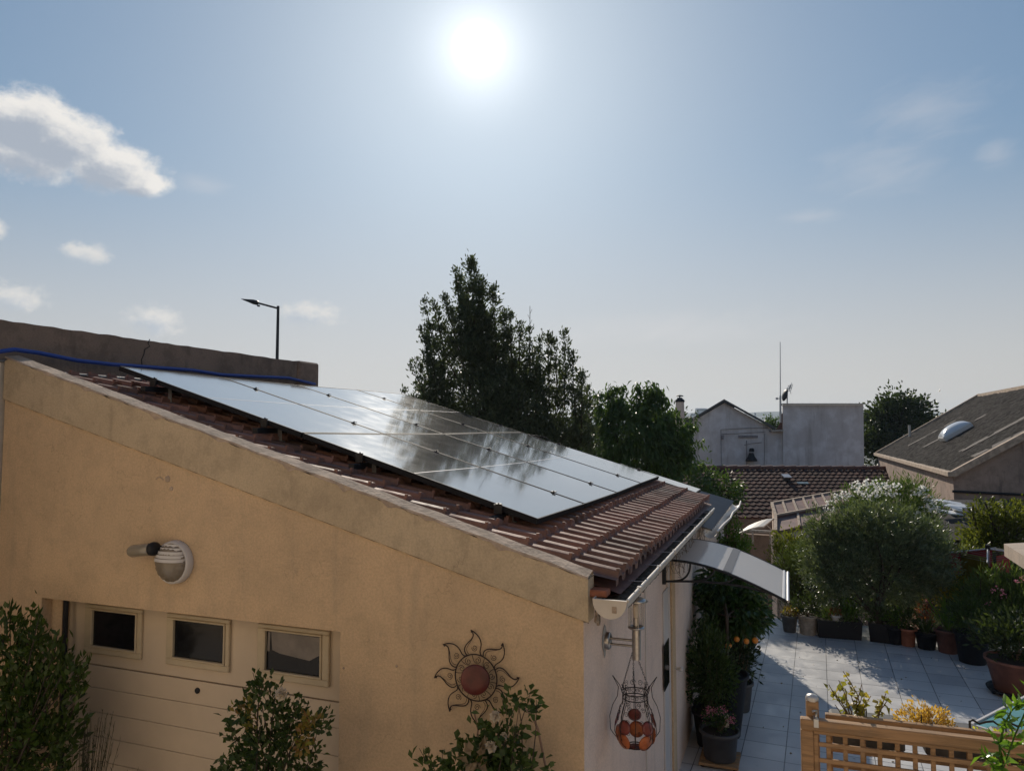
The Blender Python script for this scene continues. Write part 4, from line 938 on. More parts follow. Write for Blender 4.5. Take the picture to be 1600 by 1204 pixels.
# ================================================================== background buildings
# tiled shed roof
D1, D2 = 28., 23.5
rL, rR = at(1085, 732, D1), at(1378, 733, D1); eL, eR = at(1040, 809, D2), at(1400, 812, D2)
sh = empty('tiled_shed', (rL.x, rL.y, -2.6), label='long low shed with brown pantiled roof below the grey house', cat='shed')
U = (rR - rL); Wv = (eL - rL); Wv = Wv - U * (Wv.dot(U) / U.dot(U)); ul = U.length; un = U.normalized(); wl = Wv.length; wn = Wv.normalized(); nn_ = un.cross(wn); nn_ = nn_ if nn_.z > 0 else -nn_
rl0 = rL - un * 1.5; ul += 4.2
m = MB(); ncr = 14; nr = int(ul / .22); tr2 = random.Random(4)
for c in range(ncr):
    s0, s1 = wl * c / ncr, wl * (c + 1) / ncr + .03
    vs = []; k = 0
    for i in range(nr * 4 + 1):
        u = i * .22 / 4; h = (.045, .012, 0., .012)[i % 4]
        vs.append(rl0 + un * u + wn * s0 + nn_ * h); vs.append(rl0 + un * u + wn * s1 + nn_ * (h + .045)); vs.append(rl0 + un * u + wn * s1 + nn_ * (h - .01))
    fs1 = []; 
    for i in range(nr * 4):
        a = i * 3; v_ = .01 + .99 * random.Random(c * 1000 + i // 4).random()
        m.add([vs[a], vs[a + 3], vs[a + 4], vs[a + 1]], [(0, 1, 2, 3)], 0, True, v_); m.add([vs[a + 1], vs[a + 4], vs[a + 5], vs[a + 2]], [(0, 1, 2, 3)], 0, False, v_)
rf = m.build('roof', mat('dark_pantile', rough=.9, spec=.08, fn=lambda t, b, P: t.l(t.mix(t.n('ShaderNodeAttribute', attribute_name='var').outputs['Fac'], (.072, .044, .038), t.mix(t.mr(t.noise(P, 2.5, 6, .7), .4, .65), (.12, .062, .05), (.06, .045, .042))), b.inputs['Base Color'])), sh, True)
m = MB()
for i in range(int(ul / .45)): m.tube([rl0 + un * (i * .45) + nn_ * .03, rl0 + un * (i * .45 + .43) + nn_ * .045], [.09, .105], 8)
m.build('ridge_tile', browncl, rf, True)
m = MB(); e0 = rl0 + wn * wl; m.prism([e0, e0 + un * ul, (e0 + un * ul).xyz * 1 + Vector((0, 0, -2.6 - e0.z)), e0 + Vector((0, 0, -2.6 - e0.z))], -Vector((un.y, -un.x, 0)) * .2 if False else Vector((0, .2, 0))); m.build('wall', parapetm, sh, True)
gb = at(1243, 755, 26.3); m = MB(); M_ = Matrix(((un.x, wn.x, nn_.x, 0), (un.y, wn.y, nn_.y, 0), (un.z, wn.z, nn_.z, 0), (0, 0, 0, 1)))
def on_roof(px, py):
    w_ = ray(px, py); o = Vector((0, 0, CH)); k = (rL - o).dot(nn_) / w_.dot(nn_); return o + w_ * k
for (px, py, w2, h2, nm, mt) in ((1255, 757, .22, .16, 'glass_tile', mat('glass_tile', (.16, .24, .27), .5)), ):
    c_ = on_roof(px, py) + nn_ * .07; m = MB(); m.box((-w2, -h2 / 2, -.01), (w2 * .8, h2 / 2, .01), 0, Matrix.Translation(c_) @ M_); m.build(nm, mt, rf, True)
c_ = on_roof(1228, 752) + nn_ * .06; m = MB(); m.box((-.11, -.14, -.02), (.11, .14, .14), 0, Matrix.Translation(c_) @ M_, .01); m.box((-.14, -.17, .14), (.14, .17, .17), 1, Matrix.Translation(c_) @ M_); m.build('roof_vent', [blackpl, alu], rf, True)

# grey rendered house: gable on the left, tall blank block on the right
GD = 35.
def gp(x, y, d=GD): return at(x, y, d)
gh = empty('grey_house', (gp(1210, 700).x, gp(1210, 700).y, -2.6), label='blank grey rendered house with a low gable and a taller flat block', cat='house')
back = Vector((ray(1215, 672).x, ray(1215, 672).y, 0)).normalized()
m = MB(); pl = [gp(1058, 672), gp(1132, 629), gp(1204, 668), gp(1204, 800), gp(1058, 800)]; pl[3].z = pl[4].z = -2.6; m.prism(pl, back * 9); m.build('gable_wall', greyrender, gh, True)
m = MB(); pl = [gp(1223, 632, GD - .25), gp(1349, 632, GD - .25), gp(1350.5, 800, GD - .25), gp(1223, 800, GD - .25)]; pl[2].z = pl[3].z = -2.6; m.prism(pl, back * 5); m.build('block_wall', greyrender, gh, True)
m = MB(); pl = [gp(1204, 673, GD - .02), gp(1223, 672, GD - .02), gp(1223, 800), gp(1204, 800)]; pl[2].z = pl[3].z = -2.6; m.prism(pl, back * 4); m.build('link_wall', greyrender, gh, True)
m = MB()
for (a, b) in (((1052, 675.5), (1132, 627.5)), ((1132, 627.5), (1211, 671))):
    A, B = gp(*a), gp(*b); m.add([A - back * .25, B - back * .25, B + back * 9, A + back * 9] + [v + Vector((0, 0, .12)) for v in (A - back * .25, B - back * .25, B + back * 9, A + back * 9)], [(0, 1, 2, 3), (7, 6, 5, 4), (0, 4, 5, 1), (1, 5, 6, 2), (2, 6, 7, 3), (3, 7, 4, 0)])
m.build('roof', mat('dull_grey_roof', (.10, .10, .10), .95, spec=.1), gh, True)
m = MB(); A, B = gp(1222, 630.8, GD - .3), gp(1350, 630.8, GD - .3); m.bar(A, B, .25, .05); A = gp(1204, 673, GD - .15); B = gp(1222, 672, GD - .15); m.bar(A, B, .3, .08); m.build('coping', zinc, gh, True)
m = MB(); A = gp(1217, 672, GD - .1); m.prism([gp(1212, 673, GD - .1), gp(1223, 673, GD - .1), gp(1223, 645, GD - .1), gp(1220, 648, GD - .1), gp(1218, 662, GD - .1)], back * .3); m.build('brick_flashing', browncl, gh, True)
m = MB()
def wl_(pts, r=.012, d=GD - .03): m.tube([gp(x, y, d) for x, y in pts], r, 5)
wl_([(1127, 730), (1126.5, 671), (1160, 669), (1200, 668)], .015); wl_([(1128, 678), (1150, 677), (1196, 674.5)]); wl_([(1166.5, 730), (1166.5, 688)], .02); wl_([(1163, 695), (1175, 692.5), (1190, 691)], .015); wl_([(1129, 680), (1129, 686)], .05); wl_([(1195, 677), (1194, 730)], .012)
m.build('cable', mat('dark_cable', (.24, .22, .22), .8), gh, True)
m = MB(); m.lathe([(.05, .10), (.10, .08), (.12, 0), (.12, -.08)], gp(1174.5, 703, GD - .25), 12); m.lathe([(.10, .12), (.16, -.06), (.26, -.20), (.27, -.28), (.1, -.28)], gp(1174, 711, GD - .25), 12); m.bar(gp(1174, 708, GD), gp(1174, 708, GD - .25), .06, .06); m.build('wall_vent', blackpl, gh, True)
m = MB(); m.bar(gp(1154, 682, GD - .04), gp(1184, 682, GD - .04), .03, .12)
for i in range(11): m.lathe([(.03, 0), (.02, .08)], gp(1155 + i * 2.8, 682.5 + (i % 3) * .5, GD - .05), 6)
m.build('cable_tray', mat('dark_cable', ()), gh, True) if False else m.build('cable_tray', MATS['dark_cable'], gh, True)
# chimney with cowl left of the gable
ch = empty('chimney', (gp(1063, 680, 33).x, gp(1063, 680, 33).y, -2.6), label='pale round chimney with black cowl left of the grey gable', cat='chimney')
c_ = gp(1063, 680, 33); m = MB(); m.tube([(c_.x, c_.y, -2.6), (c_.x, c_.y, gp(1063, 628, 33).z)], [.24, .19], 14); m.build('stack', pinkwall, ch, True)
z_ = gp(1063, 628, 33).z; m = MB(); m.lathe([(.21, 0), (.22, .05), (.20, .10), (.12, .16), (.12, .20)], (c_.x, c_.y, z_), 14); m.tube([(c_.x, c_.y, z_ + .18), (c_.x, c_.y, z_ + .30)], .03, 6); m.lathe([(.17, .26), (.15, .30), (0, .33)], (c_.x, c_.y, z_), 14); m.build('cowl', blackpl, ch, True)
# antennas
q0, q1 = gp(1219.5, 660, GD - .35), gp(1219, 534, GD - .35)
am = empty('antenna_mast', (q0.x, q0.y, q0.z), label='tall thin whip antenna beside the grey block', cat='antenna')
m = MB(); m.tube([q0, gp(1219.3, 618, GD - .35)], .045, 8); m.build('mast', alu, am, True)
m = MB(); m.tube([gp(1219.3, 618, GD - .35), (q1.x, q1.y, q1.z)], [.028, .016], 6); m.build('whip', alu, am, True)
m = MB(); m.bar(gp(1213, 622.5, GD - .35), gp(1219.5, 622.5, GD - .35), .03, .03); m.lathe([(.06, -.05), (.06, .05)], gp(1214, 622.5, GD - .35), 8); m.bar(gp(1219.5, 632, GD - .35), gp(1224, 634, GD - .2), .04, .04); m.build('bracket', alu, am, True)
t0, t1 = gp(1230, 634, GD), gp(1230, 606, GD)
ta = empty('television_aerial', t0, label='small television aerial with dark dish on the edge of the grey block', cat='antenna')
m = MB(); m.tube([t0, t1], .03, 8); m.build('mast', alu, ta, True)
m = MB(); m.lathe([(0, .10), (.14, .08), (.26, .03), (.30, 0), (.26, .0), (0, .06)], gp(1226.5, 617, GD), 20, 0, Vector((-.9, -.4, .25))); m.bar(gp(1226.5, 617, GD), gp(1230, 618, GD), .03, .03); m.build('dish', blackpl, ta, True)
m = MB(); A, B = gp(1229, 607.5, GD), gp(1237.5, 605, GD); m.bar(A, B, .03, .03)
for i in range(4):
    u = A.lerp(B, .2 + .25 * i); m.tube([u + Vector((-.05, 0, -.16)), u + Vector((.05, 0, .16))], .014, 5)
m.tube([gp(1233, 607, GD), gp(1237, 598, GD)], .014, 5); m.tube([gp(1233, 607, GD), gp(1236, 615, GD)], .014, 5); m.build('yagi', alu, ta, True)

# right-hand building with dark mono-pitch roof and dome rooflight
RB = empty('workshop', (3.45, 19.1, -2.6), label='pinkish rendered workshop with rough dark pitched roof on the right', cat='building')
tn = math.tan(R(31.8)); rx0, rz0 = 3.42, 2.0; ry0, ry1 = 19.03, 33.7; rxr = 7.24; rzr = rz0 + (rxr - 3.49) * tn
def rfz(x): return rz0 + (x - 3.46) * tn
def felt_fn(t, b, P):
    n = t.mr(t.noise(P, 7, 6, .75), .38, .62); n2 = t.mr(t.noise(P, .8, 4, .6), .35, .65)
    x = t.mix(n, (.075, .068, .063), (.014, .013, .012)); x = t.mix(t.m('MULTIPLY', n2, .3), x, (.07, .062, .055)); t.l(x, b.inputs['Base Color'])
    bp = t.n('ShaderNodeBump'); bp.inputs['Strength'].default_value = 1.; bp.inputs['Distance'].default_value = .10; t.l(t.noise(P, 7, 5, .7), bp.inputs['Height']); t.l(bp.outputs[0], b.inputs['Normal'])
felt = mat('rough_dark_roofing', rough=1., spec=.05, fn=felt_fn)
m = MB(); nx, ny = 26, 60; rnd2 = random.Random(9); vs = []
for i in range(nx + 1):
    for j in range(ny + 1):
        x = rx0 + .03 + (rxr - rx0 - .03) * i / nx; vs.append((x, ry0 - .12 + (ry1 - ry0 + .2) * j / ny, rfz(x) + .02 + rnd2.uniform(0, .05)))
fs = [(i * (ny + 1) + j, (i + 1) * (ny + 1) + j, (i + 1) * (ny + 1) + j + 1, i * (ny + 1) + j + 1) for i in range(nx) for j in range(ny)]
m.add(vs, fs, 0, True); m.face([(rxr, ry0 - .12, rzr + .02), (rxr, ry1 + .08, rzr + .02), (rxr + 4, ry1 + .08, rzr - 2.4), (rxr + 4, ry0 - .12, rzr - 2.4)])
rfo = m.build('roof', felt, RB, True)
m = MB()
for px0, py0, px1, py1, w2 in ((1419, 695, 1503, 650, .16), (1443, 697, 1541, 646, .16), (1500, 704, 1600, 651, .20), (1520, 711, 1600, 674, .22)):
    def rp(px, py):
        w_ = ray(px, py); nrm = Vector((-tn, 0, 1)); o = Vector((0, 0, CH)); k = (Vector((3.46, 0, rz0 + .075)) - o).dot(nrm) / w_.dot(nrm); return o + w_ * k
    A, B = rp(px0, py0), rp(px1, py1)
    y_ = (A.y + B.y) / 2; xa, xb = A.x, min(B.x + (.4 if px1 > 1590 else 0), rxr - .1)
    m.prism([(xa, A.y - w2, rfz(xa) + .035), (xb, B.y - w2, rfz(xb) + .035), (xb, B.y + w2, rfz(xb) + .035), (xa, A.y + w2, rfz(xa) + .035)], (0, 0, .02)); m.build('pale_strip', mat('pale_roof_strip', (.15, .13, .115), .85, spec=.15, var=.35, vscale=6), rfo, True); m = MB()
m = MB(); m.face([(rx0 + .3, ry0 - .1, 0), (rx0 + .3, ry1, 0), (rx0 + .3, ry1, rz0), (rx0 + .3, ry0 - .1, rz0)]) if False else None
m = MB(); wx = 3.5
m.face([(wx, ry0, -2.6), (wx, ry1, -2.6), (wx, ry1, rz0 - .02), (wx, ry0, rz0 - .02)]); m.face([(wx, ry0, -2.6), (wx, ry0, rfz(wx) - .05), (rxr, ry0, rzr - .05), (rxr + 4, ry0, rzr - 2.5), (rxr + 4, ry0, -2.6)])
m.face([(wx, ry1, -2.6), (rxr + 4, ry1, -2.6), (rxr + 4, ry1, rzr - 2.5), (rxr, ry1, rzr - .05), (wx, ry1, rz0 - .02)])
m.build('wall', mat('workshop_render', rough=.92, spec=.2, fn=stucco_fn((.42, .31, .25), (.34, .26, .21), (.17, .13, .11), .8)), RB, True)
m = MB(); m.box((rx0 - .06, ry0 - .2, rz0 - .05), (rx0 + .10, ry1 + .3, rz0 + .06), 0, None, .01); m.build('eaves_board', mortar, RB, True)
m = MB(); A, B = Vector((rx0 + .05, ry0 - .10, rfz(rx0 + .05) + .0)), Vector((rxr, ry0 - .10, rfz(rxr) + .0)); m.bar(A, B, .16, .14); m.build('verge_board', mortar, RB, True); m = MB(); A2, B2 = Vector((rx0 + .05, ry1 + .08, rfz(rx0) + .06)), Vector((rxr, ry1 + .08, rfz(rxr) + .06)); m.bar(A2, B2, .16, .14); m.build('verge_board', mortar, RB, True); m = MB(); m.bar((rxr, ry0 + 8, rzr + .05), (rxr, ry1, rzr + .05), .2, .12); m.build('ridge_board', mortar, RB, True)
m = MB(); m.tube([(wx - .04, ry0 - .06, 1.62), (rxr + 1, ry0 - .06, 1.50)], .03, 6); m.build('pipe', black, RB, True)
m = MB(); m.tube([rp(1421.5, 681.5), rp(1421.5, 681.5) + Vector((0, 0, .45))], .05, 8); m.build('vent_pipe', pvc, RB, True)
# dome rooflight
da, db = rp(1476, 690), rp(1514, 664); dcx, dcy = (da.x + db.x) / 2, (da.y + db.y) / 2; sk = empty('dome_rooflight', (dcx, dcy, rfz(dcx)), label='oval translucent dome rooflight on the dark workshop roof', cat='rooflight')
LX = (Vector((1, 0, tn))).normalized(); NX = Vector((-tn, 0, 1)).normalized(); hl = (Vector((db.x, 0, rfz(db.x))) - Vector((da.x, 0, rfz(da.x)))).length / 2 * .92; hw = .42
o_ = Vector((dcx, dcy, rfz(dcx) + .05)); Md = Matrix(((LX.x, 0, NX.x, o_.x), (LX.y, 1, NX.y, o_.y), (LX.z, 0, NX.z, o_.z), (0, 0, 0, 1)))
m = MB(); m.box((-hl, -hw, 0), (hl, hw, .16), 0, Md, .03); m.build('kerb', mat('pale_kerb', (.62, .60, .57), .4), sk, True)
vs = []; fs = []; n1, n2 = 24, 16
for i in range(n1 + 1):
    for j in range(n2 + 1):
        u, v = -1 + 2 * i / n1, -1 + 2 * j / n2; h = .17 * (max(0, 1 - abs(u) ** 2.2)) ** .6 * (max(0, 1 - abs(v) ** 2.2)) ** .6; vs.append(Md @ Vector((u * hl * .95, v * hw * .93, .165 + h)))
for i in range(n1):
    for j in range(n2): fs.append((i * (n2 + 1) + j, (i + 1) * (n2 + 1) + j, (i + 1) * (n2 + 1) + j + 1, i * (n2 + 1) + j + 1))
m = MB(); m.add(vs, fs, 0, True); m.build('dome', mat('opal_dome', (.62, .64, .67), .15, spec=.6), sk, True)

# low building with pinkish corrugated roof
lb = empty('lean_to', (at(1210, 830, 16).x, at(1210, 830, 16).y, -2.6), label='small lean-to with reddish felt roof and pale battens behind the bushes', cat='shed')
A = at(1206, 786, 17.5); B = at(1400, 752, 21.0); C = at(1212, 830, 15.2); Dd = at(1410, 800, 17.5); Mi1, Mi2 = at(1212, 806, 16.4), at(1404, 776, 19)
Dd = C + (B - A); Mi2 = Mi1 + (B - A)
felt2 = mat('reddish_felt', (.21, .115, .095), .75, var=.35, vscale=3)
m = MB(); m.prism([A, B, Mi2, Mi1], (0, 0, -.06)); lo = Vector((0, 0, -.05)); m.prism([Mi1 + lo, Mi2 + lo, Dd, C], (0, 0, -.06)); lr = m.build('roof', felt2, lb, True)
m = MB()
for i in range(15):
    u = i / 14; a1 = A.lerp(B, u) + Vector((0, 0, .015)); b1 = Mi1.lerp(Mi2, u) + Vector((0, 0, .015)); c1 = Mi1.lerp(Mi2, u) + Vector((0, 0, -.035)); d1 = C.lerp(Dd, u) + Vector((0, 0, .015))
    m.bar(a1, b1, .05, .03); m.bar(c1, d1, .05, .03) if i % 2 == 0 else None
m.bar(Mi1 + Vector((0, 0, .02)), Mi2 + Vector((0, 0, .02)), .06, .04); m.bar(A, B, .07, .06); m.bar(A, Mi1, .06, .08); m.bar(Mi1, C, .06, .08); m.build('batten', mortar, lr, True)
m = MB(); bq = Vector((0, 0, -.1)); m.prism([A + bq, C + bq, Vector((C.x, C.y, -2.6)), Vector((A.x, A.y, -2.6))], (B - A).normalized() * .12); m.prism([C + bq, Dd + bq, Vector((Dd.x, Dd.y, -2.6)), Vector((C.x, C.y, -2.6))], Vector((-.1, .1, 0))); m.build('wall', pinkwall, lb, True)
# curved awning
aw = empty('curved_awning', at(1207, 815, 16.5), label='small pale curved awning sticking out left of the lean-to', cat='canopy')
pp = [at(x, y, 16.5) for x, y in ((1209, 809.5), (1200, 810), (1190, 812.5), (1180, 816), (1169, 821))]; m = MB()
for a, b in zip(pp, pp[1:]):
    e = Vector((-.2, -.7, -.10)); m.add([a, b, b + e, a + e, a - Vector((0, 0, .03)), b - Vector((0, 0, .03)), b + e - Vector((0, 0, .03)), a + e - Vector((0, 0, .03))], [(0, 1, 2, 3), (7, 6, 5, 4), (0, 4, 5, 1), (2, 6, 7, 3), (1, 5, 6, 2), (0, 3, 7, 4)], 0)
m.build('sheet', pvc, aw, True)
m = MB(); m.bar(pp[0] + Vector((0, 0, -.35)), pp[0], .03, .03); m.bar(pp[0] + Vector((0, 0, -.3)), pp[2], .02, .02); m.build('bracket', alu, aw, True)
# yard walls between
m = MB(); A = at(1150, 842, 17.5); B = at(1232, 842, 17.0); A.z = B.z = -2.6; m.prism([A, B, B + Vector((0, 0, at(1200, 838, 17).z + 2.6)), A + Vector((0, 0, at(1200, 838, 17).z + 2.6))], (0, .2, 0)); yw = m.build('yard_wall', parapetm); tag(yw, 'dark low yard wall with a pale rail seen past the annex corner', 'wall')
m = MB(); q = A.copy(); z_ = at(1200, 831, 17).z; m.bar((A.x, A.y - .1, z_), (B.x, B.y - .1, z_), .05, .05)
for u in (0., .33, .66, 1.): p_ = A.lerp(B, u); m.bar((p_.x, p_.y - .1, z_ - .3), (p_.x, p_.y - .1, z_), .04, .04)
m.build('rail', zinc, yw, True)

# ================================================================== wooden trellis screen and its planter
tx0, ty0, tzp = .029, 3.571, 1.700; tdir = Vector((.9991, .0415, 0)); tnv = Vector((-.0415, .9991, 0)); TLn = 1.75; zb = .62
Mt = Matrix(((tdir.x, tnv.x, 0, tx0), (tdir.y, tnv.y, 0, ty0), (0, 0, 1, 0), (0, 0, 0, 1)))
tl_ = empty('trellis', (tx0, ty0, zb), label='honey pine square-lattice trellis screen in the lower right corner', cat='trellis')
m = MB(); m.box((0, 0, tzp - .047), (TLn, .042, tzp), 0, Mt, .004); m.build('top_rail', wood, tl_, True)
m = MB(); m.box((0, .002, zb), (.052, .040, tzp - .0475), 0, Mt, .004); m.build('stile', wood, tl_, True)
m = MB(); m.box((TLn - .052, .002, zb), (TLn, .040, tzp - .0475), 0, Mt, .004); m.build('stile', wood, tl_, True)
m = MB(); m.box((.0525, .0, zb), (TLn - .0525, .042, zb + .047), 0, Mt, .004); m.build('bottom_rail', wood, tl_, True)
m = MB(); m.box((.053, .008, tzp - .062), (TLn - .053, .034, tzp - .0478), 0, Mt, .002); m.box((.0525, .008, zb + .05), (.072, .034, tzp - .0625), 0, Mt, .002)
k = .105
while k < TLn - .06: m.box((k, .022, zb + .05), (k + .0185, .032, tzp - .0625), 0, Mt, .0015); k += .0685
z = tzp - .115
while z > zb + .06: m.box((.0725, .0105, z), (TLn - .053, .0215, z + .0185), 0, Mt, .0015); z -= .0685
m.build('lattice', wood, tl_, True)
m = MB()
q = Mt @ Vector((.053, .045, 0)); m.box((.028, .048, 0), (.080, .100, 1.765), 0, Mt, .003); po = m.build('post', wood, tl_, True)
m = MB(); m.lathe([(.028, 1.762), (.029, 1.772), (.022, 1.785), (0, 1.790)], Mt @ Vector((.054, .074, 0)), 16); m.build('post_cap', mat('pale_cap', (.55, .53, .50), .35, .4), po, True)
m = MB(); m.box((.054, -.003, tzp - .030), (.074, .0, tzp + .002), 0, Mt); m.box((.054, -.003, tzp + .002), (.074, .055, tzp + .006), 0, Mt); m.tube([Mt @ Vector((.066, .03, tzp + .004)), Mt @ Vector((.070, .035, tzp + .03)), Mt @ Vector((.052, .02, tzp + .032))], .006, 8); m.build('clip', mat('galvanised_clip', (.55, .55, .54), .3, .8), tl_, True)
pb_ = empty('planter_box', Mt @ Vector((.8, .2, 1.35)), label='long pine planter box fixed behind the trellis screen', cat='planter')
m = MB(); m.box((.11, .085, tzp - .028), (TLn, .115, tzp + .002), 0, Mt, .003)
for i in range(9): m.box((.11, .088, tzp - .092 - .0685 * i), (TLn, .100, tzp - .072 - .0685 * i), 0, Mt, .002)
k = .12
while k < TLn: m.box((k, .1005, tzp - .70), (k + .018, .110, tzp - .03), 0, Mt, .0015); k += .137
m.build('rear_lattice', wood, pb_, True)
for xa_, xb_ in ((.14, .44), (.52, .76), (.80, 1.3)): m = MB(); m.box((xa_, .14, tzp - .15), (xb_, .30, tzp - .04), 0, Mt, .01); m.build('liner', greypot, pb_, True)
m = MB(); 
for k in (.28, .50, .82, 1.12): m.tube([Mt @ Vector((k, .11, tzp - .05)), Mt @ Vector((k + .002, .118, tzp + .035))], .003, 6)
m.build('support_wire', black, pb_, True)

def stemplant(name, label, cat, base, tips, lm, L, Wd, per, stemr=.004, stem=None, spread=.02, droop=.1, group=None, extra=None):
    b = Vector(base); e = empty(name, b, label=label, cat=cat, group=group)
    m = MB(); P = []; D = []
    for t_ in tips:
        t_ = Vector(t_); L_ = (t_ - b).length; off = Vector((random.uniform(-1, 1), random.uniform(-1, 1), 0)) * L_ * .10
        bb = b + Vector((random.uniform(-.03, .03), random.uniform(-.02, .02), 0)); pts = [bb.lerp(t_, i / 6) + off * math.sin(math.pi * i / 6) + Vector((random.uniform(-.005, .005), random.uniform(-.005, .005), 0)) for i in range(7)]
        m.tube(pts, [stemr * (1 - .6 * i / 6) for i in range(7)], 5)
        for i in range(per):
            u = random.uniform(.35, 1.0) ** .7; k = min(5, int(u * 6)); p = pts[k].lerp(pts[k + 1], u * 6 - k)
            d = Vector((random.gauss(0, 1), random.gauss(0, 1), random.gauss(.2, .7))); P.append(tuple(p + Vector((random.gauss(0, spread * .3), random.gauss(0, spread * .3), random.gauss(0, spread * .3))))); D.append(tuple(d))
    m.build('stem', stem or twig, e, True)
    n = len(P); leafmesh('foliage', P, D, rng.uniform(.7, 1.25, n) * L, rng.uniform(.8, 1.2, n) * Wd, lm, e, True, droop=droop)
    return e
g0 = Mt @ Vector((.28, .22, tzp - .14))
tips = [onY(x, y, 3.80) for x, y in ((1318, 1048), (1312, 1062), (1345, 1068), (1347, 1082), (1385, 1082), (1375, 1095), (1388, 1092), (1295, 1068), (1300, 1078), (1360, 1086), (1330, 1085), (1340, 1100), (1322, 1075), (1305, 1100), (1376, 1108), (1350, 1108))]
ge = stemplant('leggy_geranium', 'leggy half-bare geranium with yellowing leaves in the planter behind the trellis', 'plant', g0, tips, L_gera, .030, .030, 9, .0045, twig, .015, .25)
gb0 = Mt @ Vector((.60, .22, tzp - .12))
def mound(name, label, cat, c, r, n, lm, L, Wd, group=None, stemm=None, up=.6):
    e = empty(name, Vector(c) - Vector((0, 0, r[2])), label=label, cat=cat, group=group); P, D = crown([(c, r)], n, 10, min(r) * .12, up, .8, .4)
    k = len(P); leafmesh('foliage', P, D, rng.uniform(.6, 1.3, k) * L, rng.uniform(.8, 1.2, k) * Wd, lm, e, True)
    m = MB(); branches(Vector(c) - Vector((0, 0, r[2])), [Vector(c) + Vector((random.uniform(-.7, .7) * r[0], random.uniform(-.7, .7) * r[1], random.uniform(0, .8) * r[2])) for _ in range(12)], .003, m); m.build('stem', stemm or twig, e, True); return e
cS = onY(1446, 1128, 3.80); mound('golden_stonecrop', 'golden orange stonecrop mound in the planter, middle of the trellis', 'plant', (cS.x, 3.80, 1.675), (.125, .07, .075), 150, L_gold, .018, .008)
m_ = onY(1437, 1108, 3.8); 
cS = onY(1560, 1145, 3.80); mound('lime_stonecrop', 'lime yellow stonecrop carpet at the right end of the planter', 'plant', (cS.x + .05, 3.80, 1.60), (.22, .07, .075), 170, L_lime, .016, .009)
# wires and black handle near the lime plants
m = MB(); pts = [onY(x, y, 3.72) for x, y in ((1516, 1148), (1515, 1126), (1520, 1124), (1530, 1130), (1540, 1127), (1552, 1126), (1560, 1132), (1575, 1127), (1590, 1134), (1604, 1130))]; m.tube(pts, .005, 7); wr = m.build('bent_wire', black); tag(wr, 'bent black wire hoop over the lime stonecrop', 'wire')
# climbing citrus-leaved shoot in front of the trellis
P = []; D = []; cl = empty('climber', Mt @ Vector((.78, -.10, .9)), label='bright glossy green climber twining in front of the right end of the trellis', cat='plant')
m = MB(); st_ = [onY(x, y, 3.42) for x, y in ((1568, 1260), (1566, 1204), (1562, 1165), (1568, 1135), (1580, 1110), (1592, 1098))]; m.tube(st_, [.006, .006, .005, .004, .003, .002], 6); s2 = [onY(x, y, 3.40) for x, y in ((1566, 1204), (1585, 1150), (1605, 1105), (1612, 1080))]; m.tube(s2, .003, 6); s3 = [onY(x, y, 3.40) for x, y in ((1566, 1230), (1548, 1190), (1535, 1180))]; m.tube(s3, .003, 6); m.build('stem', L_fresh, cl, True)
for path, n_ in ((st_, 75), (s2, 34), (s3, 16)):
    for i in range(n_):
        k = random.randrange(len(path) - 1); p = path[k].lerp(path[k + 1], random.random()); d = Vector((random.gauss(0, 1), random.gauss(0, .7), random.gauss(.5, .6))); P.append(tuple(p + Vector((random.gauss(0, .012), random.gauss(0, .012), 0)))); D.append(tuple(d))
k = len(P); leafmesh('foliage', P, D, rng.uniform(.035, .075, k), rng.uniform(.016, .028, k), leafmat('glossy_fresh_leaf', (.07, .15, .02), (.14, .25, .04), .4, rough=.25, spec=.5), cl, True, droop=.1)

# green garden table seen at the right edge
A, B = onZ(1517, 1132, .75), onZ(1597, 1091, .75); e1 = (B - A); L1 = e1.length; e1.normalize(); e2 = Vector((e1.y, -e1.x, 0)); B = A + e1 * 1.0
tb = empty('garden_table', Vector((A.x + .6, A.y + .1, 0)), label='teal green garden table with white rim at the right edge', cat='table')
teal = mat('teal_table_top', (.10, .30, .30), .25, spec=.6, var=.2, vscale=6)
c4 = [A, A + e1 * 1.15, A + e1 * 1.15 + e2 * .8, A + e2 * .8]
m = MB(); m.prism([c + Vector((0, 0, -.012)) for c in c4], (0, 0, .012)); m.build('table_top', teal, tb, True)
m = MB()
for i in range(4): m.bar(c4[i] + Vector((0, 0, -.004)), c4[(i + 1) % 4] + Vector((0, 0, -.004)), .018, .03)
m.build('rim', white, tb, True)
for c in c4:
    q = c.lerp((c4[0] + c4[2]) / 2, .12); m = MB(); m.tube([(q.x, q.y, 0), (q.x, q.y, .735)], .015, 8); m.build('leg', white, tb, True)

# ================================================================== pots and plants on the terrace
def potbody(c, r, h, pm, e, rim=.012, taper=.75, sides=28, rings=0):
    m = MB(); pf = [(0, .0), (r * taper, 0), (r * (taper + .02), .01)]
    if rings:
        for i in range(rings): z = h * (i + .5) / rings; rr_ = r * (taper + (1 - taper) * z / h); pf += [(rr_ * 1.0, z - h * .35 / rings), (rr_ * 1.06, z), (rr_ * 1.0, z + h * .35 / rings)]
    pf += [(r * .97, h - .035), (r, h - .034), (r + rim, h - .028), (r + rim, h), (r + rim * .3, h + .002), (r - .008, h - .004), (r - .012, h - .03)]
    m.lathe(pf, c, sides, 0); p = m.build('pot', pm, e, True)
    m = MB(); m.lathe([(r - .010, h - .028), (r * .5, h - .018), (0, h - .015)], c, 20, 0); m.build('soil', soil, e, True); return p
def gpot(px, py, r):
    q = onZ(px, py); d = Vector((q.x, q.y, 0)).normalized(); return Vector((q.x, q.y, 0)) + d * r * .85
